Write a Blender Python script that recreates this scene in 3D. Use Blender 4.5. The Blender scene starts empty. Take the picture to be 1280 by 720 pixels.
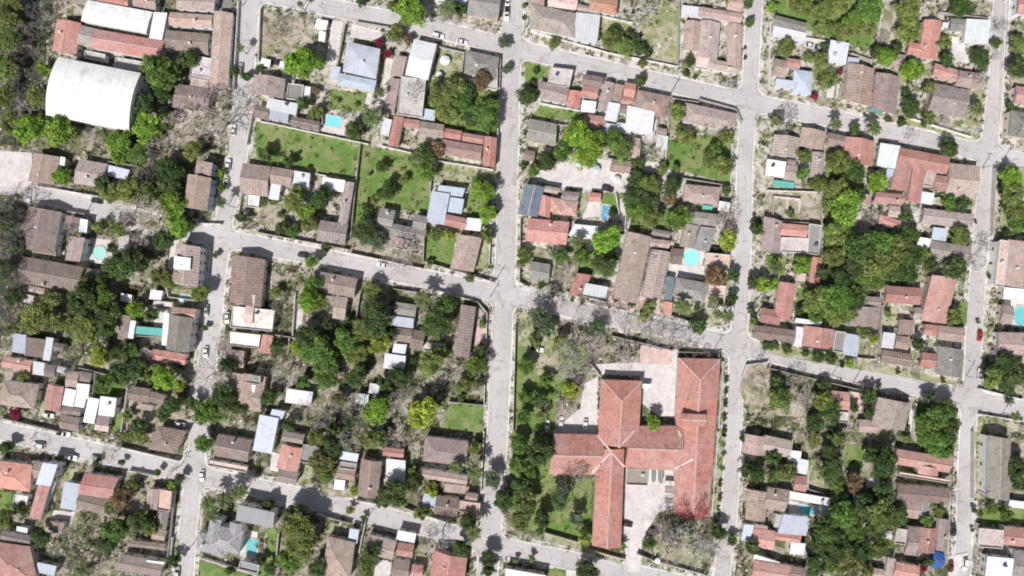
import bpy, math, random
from mathutils import Vector, noise
R = random.Random(7)
S = 0.3            # metres per survey unit
CAM_H = 262.0      # height of the drone
scene = bpy.context.scene
COL = scene.collection

# ------------------------------------------------------------------ survey data
# Survey sheets: the town was measured on 4 x 4 sheets (column, row); numbers are quarter-units on a sheet.
HOUSES = {
'00': '''long white metal warehouse roof at the top|Gw4.5 440 0 765 60 730 165;Fw4 772 62 838 66 810 200
long salmon tiled wing above the white hall|Kr4 285 95 405 115 380 275;Gm3.8 405 125 485 145 465 240;Gr4.2 480 145 825 205 800 300;Fc3 430 255 530 275 525 310;Fc3 585 290 735 315 725 360
red tiled roof cut by the top edge|Gr3.6 455 -40 645 -10 640 30
|Gm3.6 670 -40 785 -20 780 50
brown tiled courtyard house of many roofs|Gm3.5 895 -30 1085 -20 1070 55;Gm3.4 850 60 1065 75 1060 140;Gb3.6 830 150 1050 170 1040 270;Km3.8 1070 55 1165 65 1140 440;Fc3 970 280 1080 300 1060 410;Fm3.2 960 370 1070 385 1060 440
huge white hall with a curved metal roof|Vw8 290 285 705 365 645 655
|Gb3 885 420 1065 440 1040 560
''',
'01': '''|Km3.3 170 45 300 65 270 205;Fw3 302 62 328 68 322 110
|Gm3.2 400 75 540 100 510 220;Fl2.6 545 105 650 130 630 180
pinkish house with pale blue street front and balconies|Fm5.6 985 80 1065 95 1055 160;Km6 940 150 1058 170 1035 335
big brown house around a small court|Kb4 140 310 310 340 270 550;Gb3.5 165 492 285 510 280 560;Kb3.4 330 355 400 370 385 440;Fw3.2 402 372 442 380 432 450;Km5 350 460 425 470 400 590
broad ribbed brown roof at the left edge|Gb4.2 115 562 420 617 402 748;Gm3 435 620 495 630 490 690
|Fc2.6 590 470 650 455 640 560
ribbed brown corner house at the street crossing|Kb4.2 1168 552 1325 578 1304 818;Gg3 1250 640 1300 650 1290 700
white corner house with ribbed brown roof|Km6.2 880 492 1003 515 988 720;Fw7.7 872 560 955 570 950 632;Fb7 868 640 930 648 922 690
''',
'02': '''|Gm3.2 140 -15 225 5 220 35;Fc2.8 120 30 175 40 165 90
row of grey and white sheds by the left edge|Fl3.4 70 225 135 235 125 330;Fb3.2 135 245 230 258 215 350;Fw3.5 235 245 272 250 250 365;Gb3 265 270 325 283 315 322
|Gr3.2 20 340 165 365 150 420
|Fw3.1 168 365 225 375 220 440;Gb3 225 380 280 388 275 450;Fw2.8 290 388 330 400 320 430
weathered hip roof beside the crimson bush|Hm3.6 15 460 195 482 170 605
salmon roof standing end-on to the street|Kr3.6 240 480 320 495 300 620
cluster of white metal roofs with brown additions|Gm3 340 415 400 420 385 500;Hb3 400 415 458 425 450 475;Fw3.5 330 500 385 510 365 595;Fw3.3 387 475 452 482 440 555;Fw3.1 375 545 432 553 420 600;Gb3 315 592 412 605 400 640;Gb3.2 305 632 402 650 395 720
pair of white slab roofs by the lower left street|Fw3.4 445 545 500 555 470 680;Fw3.8 505 540 585 550 570 645;Fb3 488 632 550 642 540 690;Fk2.8 475 682 545 692 540 720
|Fb3 607 130 655 140 635 265;Fw3.1 655 160 682 165 665 255
|Fw2.8 605 25 660 35 655 75
|Fw3 755 10 815 15 805 60;Fc2.8 770 62 865 72 860 95
tall brown house with a white party wall|Kb5.6 850 130 965 150 945 325;Gr5.2 865 95 985 107 975 155;Fw5 822 120 850 126 835 290
teal canvas canopy over a yard|Ft2.6 680 190 828 203 818 242
|Gr3.4 760 305 935 335 925 385;Fk3 738 310 762 314 755 365
|Gb3 650 490 755 505 745 575;Gb3 757 515 830 538 815 590;Fm2.6 690 577 770 590 760 615
|Hb3.6 790 690 930 715 880 830
''',
'03': '''salmon hip roof cut by the left edge|Hr4 -30 140 160 165 150 300;Gb3.2 162 142 222 152 205 235;Fc2.8 80 310 147 320 132 378
tall narrow grey house with a white flank|Fl6 218 152 292 162 252 272;Kr3.4 190 262 250 270 205 435
wide pale blue sheet roof of a yard|Fl3.6 325 245 405 260 380 395
orange and brown tiled house behind the white cars|Gr3.8 425 205 595 230 560 335;Gb3.2 405 292 550 330 520 415
|Fb2.6 255 445 325 455 310 500
|Fw2.8 85 470 140 480 135 515
large red roof in the lower left corner|Gb3.4 10 490 160 520 150 565;Hr4.4 -60 545 150 572 190 760;Fl3.2 190 650 285 670 270 720
house with pinkish front roof beside the lower left street|Km3.4 738 280 800 287 790 390;Fk3.6 797 285 862 295 852 395;Kb3.3 785 392 845 400 830 490;Gm3.2 768 485 835 495 822 545;Gb3 650 540 830 560 822 592
|Gb3.4 605 610 825 650 800 730;Fw3.6 735 640 825 650 800 692
|Gb3.6 1090 10 1262 42 1240 150;Fk2.6 1050 140 1240 175 1232 200
grey villa with many crossing hip roofs|Hg5.6 1065 462 1218 495 1195 612;Hg4.4 988 498 1118 530 1110 622;Kg6 1052 425 1108 440 1085 560;Kg5.8 1150 448 1212 462 1200 545;Fg3.4 1205 642 1300 665 1290 705;Fl6 1188 362 1374 402 1366 482
''',
'10': '''|Gg4 1075 -60 1230 -35 1210 100
|Fl3.4 900 -40 1065 -15 1050 20
|Fw2.8 305 95 362 105 350 150;Fw2.8 318 155 350 160 342 210
|Fw2.8 28 290 75 300 68 335;Fw2.8 122 305 150 310 142 340
blue-grey hip-roofed house with a walled drive|Hl4.4 455 207 622 245 600 395;Hl3.8 420 365 603 402 590 460;Fl3 380 330 425 336 410 400
white gabled metal roof near the upper street|Gw4.6 790 195 905 220 860 400
grey stained slab house with brown side wing|Fm3.4 695 275 757 285 732 385;Fm3.2 668 390 722 396 690 570;Fc3.6 728 385 850 402 830 590;Fl2.8 826 540 900 552 892 605
long salmon and brown roofs beside the green lawns|Kr3.6 690 580 740 586 710 735;Gr3.5 742 592 820 602 815 645;Gm3.8 822 605 942 622 935 692;Gr3.5 945 640 1032 655 1022 702;Gm3.8 928 694 1135 730 1122 804;Gr3.3 1034 662 1140 680 1135 722;Kr4 1142 680 1205 690 1195 835;Fw3.2 640 590 682 600 662 680
|Hg3.6 1050 250 1215 285 1205 400;Fc3.2 1120 340 1208 352 1205 450
|Km3.6 -10 370 147 395 137 490;Fg3.2 165 420 240 428 230 502;Fw3 240 430 275 435 268 487
|Fw3.5 60 490 212 518 200 575;Gb3.2 0 520 70 535 60 600;Fl3.2 70 540 167 556 158 612;Gb3 180 580 322 608 312 655
''',
'11': '''|Gm3.6 -65 95 75 112 60 265;Gm3.6 80 112 190 132 175 215;Fw3.4 190 133 272 147 262 232;Fw3 75 195 127 202 112 282;Fp3 -40 255 22 262 15 320
L-shaped brown house along the wall shadow|Fw3.4 335 165 447 182 440 242;Km3.6 445 187 492 192 450 440;Gb4 320 380 462 402 445 505
U-shaped grey-brown house facing the lawn|Gg3.8 620 318 697 332 680 430;Gg3.9 612 382 855 432 838 488;Gg3.7 795 350 862 364 845 440;Fm3 640 447 765 480 752 532
light blue metal roofs beside the street trees|Fl4 880 235 970 250 940 405;Fl3.6 915 205 1047 222 1032 265;Fl3.8 972 265 1042 276 1028 350;Gr3.4 952 350 1062 375 1047 430;Fw3.6 1057 368 1132 376 1122 437
|Km3.6 1012 452 1130 470 1088 640
reddish ribbed house facing the middle street|Gb4 320 637 508 672 490 770;Gm3.4 395 760 460 768 445 880
''',
'12': '''whitish terrace house below the ribbed brown corner house|Fp4 -112 92 95 112 82 215;Gk5 -50 86 -8 91 -18 180;Fk4.9 -30 30 0 34 -12 90
|Fp3.2 -128 218 25 235 15 300;Kr3 30 230 85 238 70 330;Gm3.2 -145 305 -58 316 -62 400;Km3.6 -130 420 50 445 25 600;Fg5 -58 428 26 442 20 482;Fw4.8 -62 478 0 486 -8 522
|Gg3.4 700 70 805 85 795 145;Fl3.4 675 137 790 152 785 202;Gb3.2 690 197 785 207 775 275;Fw3 690 277 755 283 745 330
|Fw3.6 645 325 750 340 740 415
|Gb3 790 208 850 218 830 310
long ribbed brown house by the central street|Kb4 1025 82 1100 95 1065 350
|Fw3.4 155 502 285 520 275 590
|Fw3 500 525 565 532 560 585;Fw3 570 475 622 482 612 532
long light blue roof end-on to the lower street|Fl4.4 20 632 115 650 78 830;Fl4 82 605 147 617 132 655
|Gm3.2 -20 470 42 482 22 620
''',
'13': '''brown house flush with the lower street|Gb3.6 140 -5 245 15 232 62;Kr3.6 130 60 237 82 208 200;Gb3.5 120 185 215 205 200 265
|Fg3.2 240 60 322 75 302 160
|Fl3.6 425 95 515 110 505 150;Fg3.4 425 147 505 157 497 187;Gb3.3 410 175 500 190 490 245;Fw2.8 395 235 447 242 440 292
long dark brown gable end-on to the lower street|Kb4 527 132 628 150 607 335
white slab roof with a reddish tiled lean-to|Gr3.2 637 75 742 87 737 130;Fw3.6 652 132 748 142 745 250;Fc3 640 232 740 246 738 262
big brown roof right of the white slab roof|Hb4.2 845 20 1062 47 1050 172;Gm3.5 815 182 1062 220 1055 265;Fm3 945 257 1052 268 1045 310
|Gm3 1050 302 1112 310 1105 345;Fk3 1020 342 1122 355 1115 405;Fl3 838 305 905 315 895 380;Gb3.2 902 317 1017 332 1005 425
reddish hip-roofed house with a grey carport|Hm4 358 522 495 552 470 740;Fl3 470 480 517 490 505 560
|Gm3.8 560 512 705 545 682 640;Gb3.4 692 632 772 645 762 740;Gr3.2 780 660 838 668 832 740
|Fw3.4 710 490 802 507 792 555;Gr3.4 710 552 792 565 782 630
pink and brown gable at the bottom edge|Kr4 888 590 1057 630 1040 760
''',
'20': '''grey-brown corner house left of the white square roof|Hg4 95 18 320 65 315 190;Gk3.4 185 -15 330 0 322 48;Gm3.4 330 20 442 42 437 72;Fm3.6 95 -20 162 -5 158 60
|Fw4 322 62 442 77 425 215
|Go3.6 395 -30 530 -5 520 75
large brown house with a slit courtyard|Gm4 935 32 1152 67 1145 115;Km3.9 945 97 1042 115 1025 300;Km3.8 1082 115 1150 122 1145 330;Gm3.6 990 292 1147 325 1130 372;Km3.5 868 100 945 108 940 255;Fk3 925 260 987 268 977 350
|Gm3.6 1080 -30 1157 -15 1152 62
|Fw2.8 850 25 935 35 930 90
|Fc3.4 195 340 305 352 285 437
row of salmon roofs along the upper street|Gm3.7 135 402 285 440 270 523;Kr3.6 285 450 350 458 337 540;Gb3.8 360 370 462 387 447 440;Gr3.4 355 427 437 440 422 497;Km3.8 462 405 512 415 482 560;Km3.7 515 418 562 427 540 512;Gr3.8 565 410 622 420 612 490;Gr3.3 550 482 622 492 612 527
grey-pink hip roof right of the salmon row|Hm3.8 628 448 792 482 765 590
dazzling white sheet roofs below the salmon row|Fw3.4 350 500 422 508 415 565;Fw3.7 482 510 542 520 522 610;Gb3 542 522 580 528 572 570;Fw4 577 527 712 560 700 680;Fw3.2 525 612 600 622 592 672;Fl3 450 612 525 622 512 670
|Hr3.3 370 570 477 583 462 645
|Gm3 730 635 777 645 772 677;Fw3 725 672 782 682 775 745
wide pinkish corner roof by two streets|Hm3.8 868 512 1125 568 1112 662
|Gg3.2 85 592 225 620 217 730
|Gm3 585 685 642 692 637 795
''',
'21': '''|Gb3 65 30 117 36 110 87
|Gm3.2 500 75 602 87 588 147
red and slate villa with a blue pool|Ks4.6 65 200 162 215 127 365;Gm3.6 162 208 237 220 228 250;Kr4.2 135 250 192 265 190 370;Gb3.5 255 235 342 242 328 285;Ho3.8 192 265 252 276 246 350;Hr3.8 252 280 332 288 318 360;Gr3 390 240 447 247 440 292
|Gr3.8 82 370 287 390 270 505
|Fw3.2 312 400 432 412 400 470
|Gg3 95 585 192 602 182 695
|Kr3.4 322 645 397 655 355 765;Fw3.5 368 695 482 715 467 772
huge brown roof cluster above the leafless trees|Km4.2 577 437 697 465 625 800;Gm3.6 692 472 792 484 785 522;Gb3.2 705 422 797 440 787 470;Km3.9 697 525 790 540 742 780
|Gb3.2 805 520 857 527 845 605
|Hm3.8 865 200 1042 217 1030 305;Fw3.2 1037 285 1092 293 1085 340;Ft2.6 955 305 1005 310 1000 330
grey house of three crossing hip roofs|Hg4 890 335 1037 352 1022 412;Kg3.9 865 398 932 408 908 522;Kg3.8 942 412 1022 422 985 537
|Fk3.4 970 545 1087 555 1082 622
slate hip roof above the dry garden|Hg4.2 825 667 987 697 962 790;Fk3.2 987 702 1067 712 1057 765;Fs3 772 660 812 668 800 785
''',
'22': '''red cross-shaped school with long tiled wings|Xr4.9 835 350 1042 355 1030 560 825 556;Kr4 823 545 1030 550 985 1145 812 1135;Xr4.6 450 457 650 465 632 790 428 785;Gr4.3 590 690 862 690 832 915 562 897;Gr4.2 210 728 470 735 425 935 185 930;Kr4.4 432 800 562 805 545 1300 400 1288;Gr7.2 850 628 972 632 968 690
|Fw2.8 652 478 692 481 690 505
|Fr2.8 762 65 802 72 795 140
''',
'23': '''|Fw4 -30 682 170 717 165 765
|Fg3 578 182 682 186 676 264
|Fw2.6 684 184 698 185 696 260;Fg2.5 701 185 718 186 716 250;Fw2.6 721 185 732 186 730 258;Fg2.5 736 186 756 188 754 256
|Fc2.4 765 244 818 246 817 270;Fg1.2 765 272 818 274 817 300;Fc.8 765 302 818 304 817 330;Fg.6 765 332 818 334 817 358
''',  # pergola bars and steps of the school court are built as sheds
'30': '''house with grey tiles above and white sheet below|Gg3.8 35 75 195 115 190 160;Fw3.6 28 128 192 165 185 212
|Fl3 312 200 405 217 388 325
corner house with pale blue roof and red strip|Gm3.4 35 292 95 302 85 392;Gr3.3 95 290 162 298 157 345;Hl3.8 130 346 222 358 215 475;Fl3.4 40 392 130 405 125 445
large twin brown roofs above the upper right street|Km3.8 402 312 532 345 510 530;Km3.7 540 360 660 385 640 570;Ho3.2 490 455 532 462 517 530;Ft3 515 530 580 540 572 568;Fl2.8 400 285 457 292 450 345
red L-shaped roof with a pale hip line|Kr3.8 780 97 870 107 845 295;Gr3.7 705 207 850 238 840 300
|Gm3 630 265 692 276 668 342
|Fw4 990 95 1112 102 1100 220;Gg3.2 915 90 988 96 980 160;Fw2.6 875 110 905 115 900 140
|Gr3.4 835 315 952 350 940 410;Gm3.4 957 352 1085 370 1062 445
wide flat-pitched grey-brown roof by the crossroads|Gg3.8 828 415 1010 450 980 590
|Gr4 1250 -20 1330 -10 1325 78
|Gr3.4 1240 428 1322 442 1312 530
|Hg4.4 1215 550 1345 572 1335 700
''',
'31': '''|Km3.4 30 -48 160 -30 145 70;Gb3.2 100 75 145 82 138 105
|Km3.5 170 -85 290 -60 272 30;Km3.2 222 38 282 44 270 172
|Fw3.5 -5 75 90 90 80 170;Gm3.3 92 102 150 108 135 185;Ft2.6 30 180 135 192 130 222
|Gb3.4 300 -58 385 -40 380 25;Kr3.8 388 -38 535 -12 522 112
|Km3.4 -20 362 70 385 58 550
|Gr3.4 70 395 202 407 192 467;Fc3 65 467 200 473 195 545;Fg3 205 400 262 408 250 555
|Kr3.3 220 563 272 571 258 700;Fk2.8 140 640 190 648 185 690
|Kr3.6 58 688 142 700 112 885
sprawling red compound of joined tiled roofs|Fw3.6 560 -5 660 10 642 125;Fl3 595 122 657 130 650 167;Gr4 660 17 910 65 892 150;Kr3.8 647 85 727 97 692 235;Kr3.9 727 102 790 115 762 300;Fk3.4 790 130 837 140 818 215;Gr3.6 835 152 897 162 887 240;Gr3.6 540 240 687 252 672 305;Fw3 770 237 832 247 822 305
|Gm3 605 305 662 312 656 370;Hr3.2 560 350 667 385 660 432;Kr3 482 250 517 256 510 302
|Gm3.8 905 95 1055 110 1032 275
|Gm3.5 780 320 1030 352 1018 425;Fl3.2 825 415 897 425 890 487
|Gg3.6 815 480 1017 515 1000 600;Fw3.4 755 465 815 475 788 570
red hip roof end-on to the right-hand street|Kr4 820 655 947 672 890 900
long brown roof cut by the right edge|Km5 1200 477 1350 500 1330 730;Fk4.6 1157 480 1197 486 1172 715
''',
'32': '''|Gr3.4 -30 98 65 115 55 187
dark ribbed roof beside the street corner|Gb3.6 -65 185 140 212 130 278
pink double roof with a white surround|Fw3.4 140 150 270 167 262 190;Kr3.8 180 187 332 208 325 310;Fw3 140 192 180 198 165 295;Fg3.2 335 215 385 222 372 322
|Fl3.6 387 225 457 237 447 345
|Km3.4 420 92 562 96 550 195;Gm3.3 480 40 567 47 560 98
|Gr3.4 590 -12 767 0 760 85
|Fb3 655 157 732 162 722 237
|Fw3.4 575 220 637 227 627 305;Gm3.2 640 236 706 246 700 310;Gb3.5 570 307 720 332 712 395
|Gg3.2 740 95 822 112 802 167
|Gr3.4 785 180 857 188 847 242;Gm3.6 857 187 987 202 972 272
grey corner roof with a pink strip|Kg3.8 850 290 980 310 970 450;Gr3.2 772 322 850 330 832 402
|Fw4 1180 -5 1330 10 1325 70;Gm3.4 1170 80 1227 90 1217 182
beige flat roof near the red car|Gm4 1150 220 1335 226 1325 345
|Gr3.3 310 512 405 522 405 612;Fc2.8 345 617 402 622 397 672
|Km3.8 550 545 717 577 682 715;Gm3 455 657 545 662 540 725
''',
'33': '''|Km3.4 -110 10 0 25 -15 120;Gm3.4 -15 15 125 45 105 130;Fw3.2 105 90 167 97 160 152
|Fw3 150 130 202 142 192 215;Gr3 130 217 195 222 190 300
|Km3.4 -100 285 0 300 -15 450;Gm3.4 0 275 112 292 82 400
white flat roof curling round a turquoise pool|Fw3.4 110 295 360 340 348 378;Fw3 268 372 312 377 300 450
white sheet-roofed house below the turquoise pool|Fl3.8 75 410 217 424 190 520;Fc3 38 410 75 415 65 480
|Gr3.4 -70 480 35 495 25 590;Gr3.2 37 500 167 520 157 556
|Fw3 115 550 187 557 180 617
|Gr3.6 -70 640 117 668 100 760;Fw3.2 -70 610 60 652 55 690;Gb3.4 117 670 190 682 182 750
|Fm3 -70 460 0 470 -10 520;Fl3 -120 460 -72 464 -88 545
red roof with a small street-facing gable|Gr3.8 645 85 922 130 905 205;Kr3.9 752 165 852 178 850 222;Fk3 655 200 910 240 908 256
|Gb3.7 650 262 910 285 900 365;Gm3.2 670 335 767 347 747 435;Fg3 768 346 817 352 807 417
|Kr3.5 757 475 845 482 832 607;Gm3.3 700 470 755 477 735 620;Km3.3 852 430 912 437 897 597;Fc2.8 640 480 692 487 682 560
|Km3.3 600 628 640 634 620 730;Gr3.4 642 650 762 672 742 745;Gm3 525 680 582 688 577 740
long grey roof with a white colonnade wall|Kg5 1097 15 1215 35 1207 345
|Fk3.2 1055 480 1172 490 1165 580;Gr3.4 1180 470 1300 482 1290 575
|Fw3.8 1095 620 1227 632 1217 740;Gg3.6 1227 590 1310 600 1300 740
|Fw3 1210 340 1310 352 1300 387
''',
}

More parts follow.
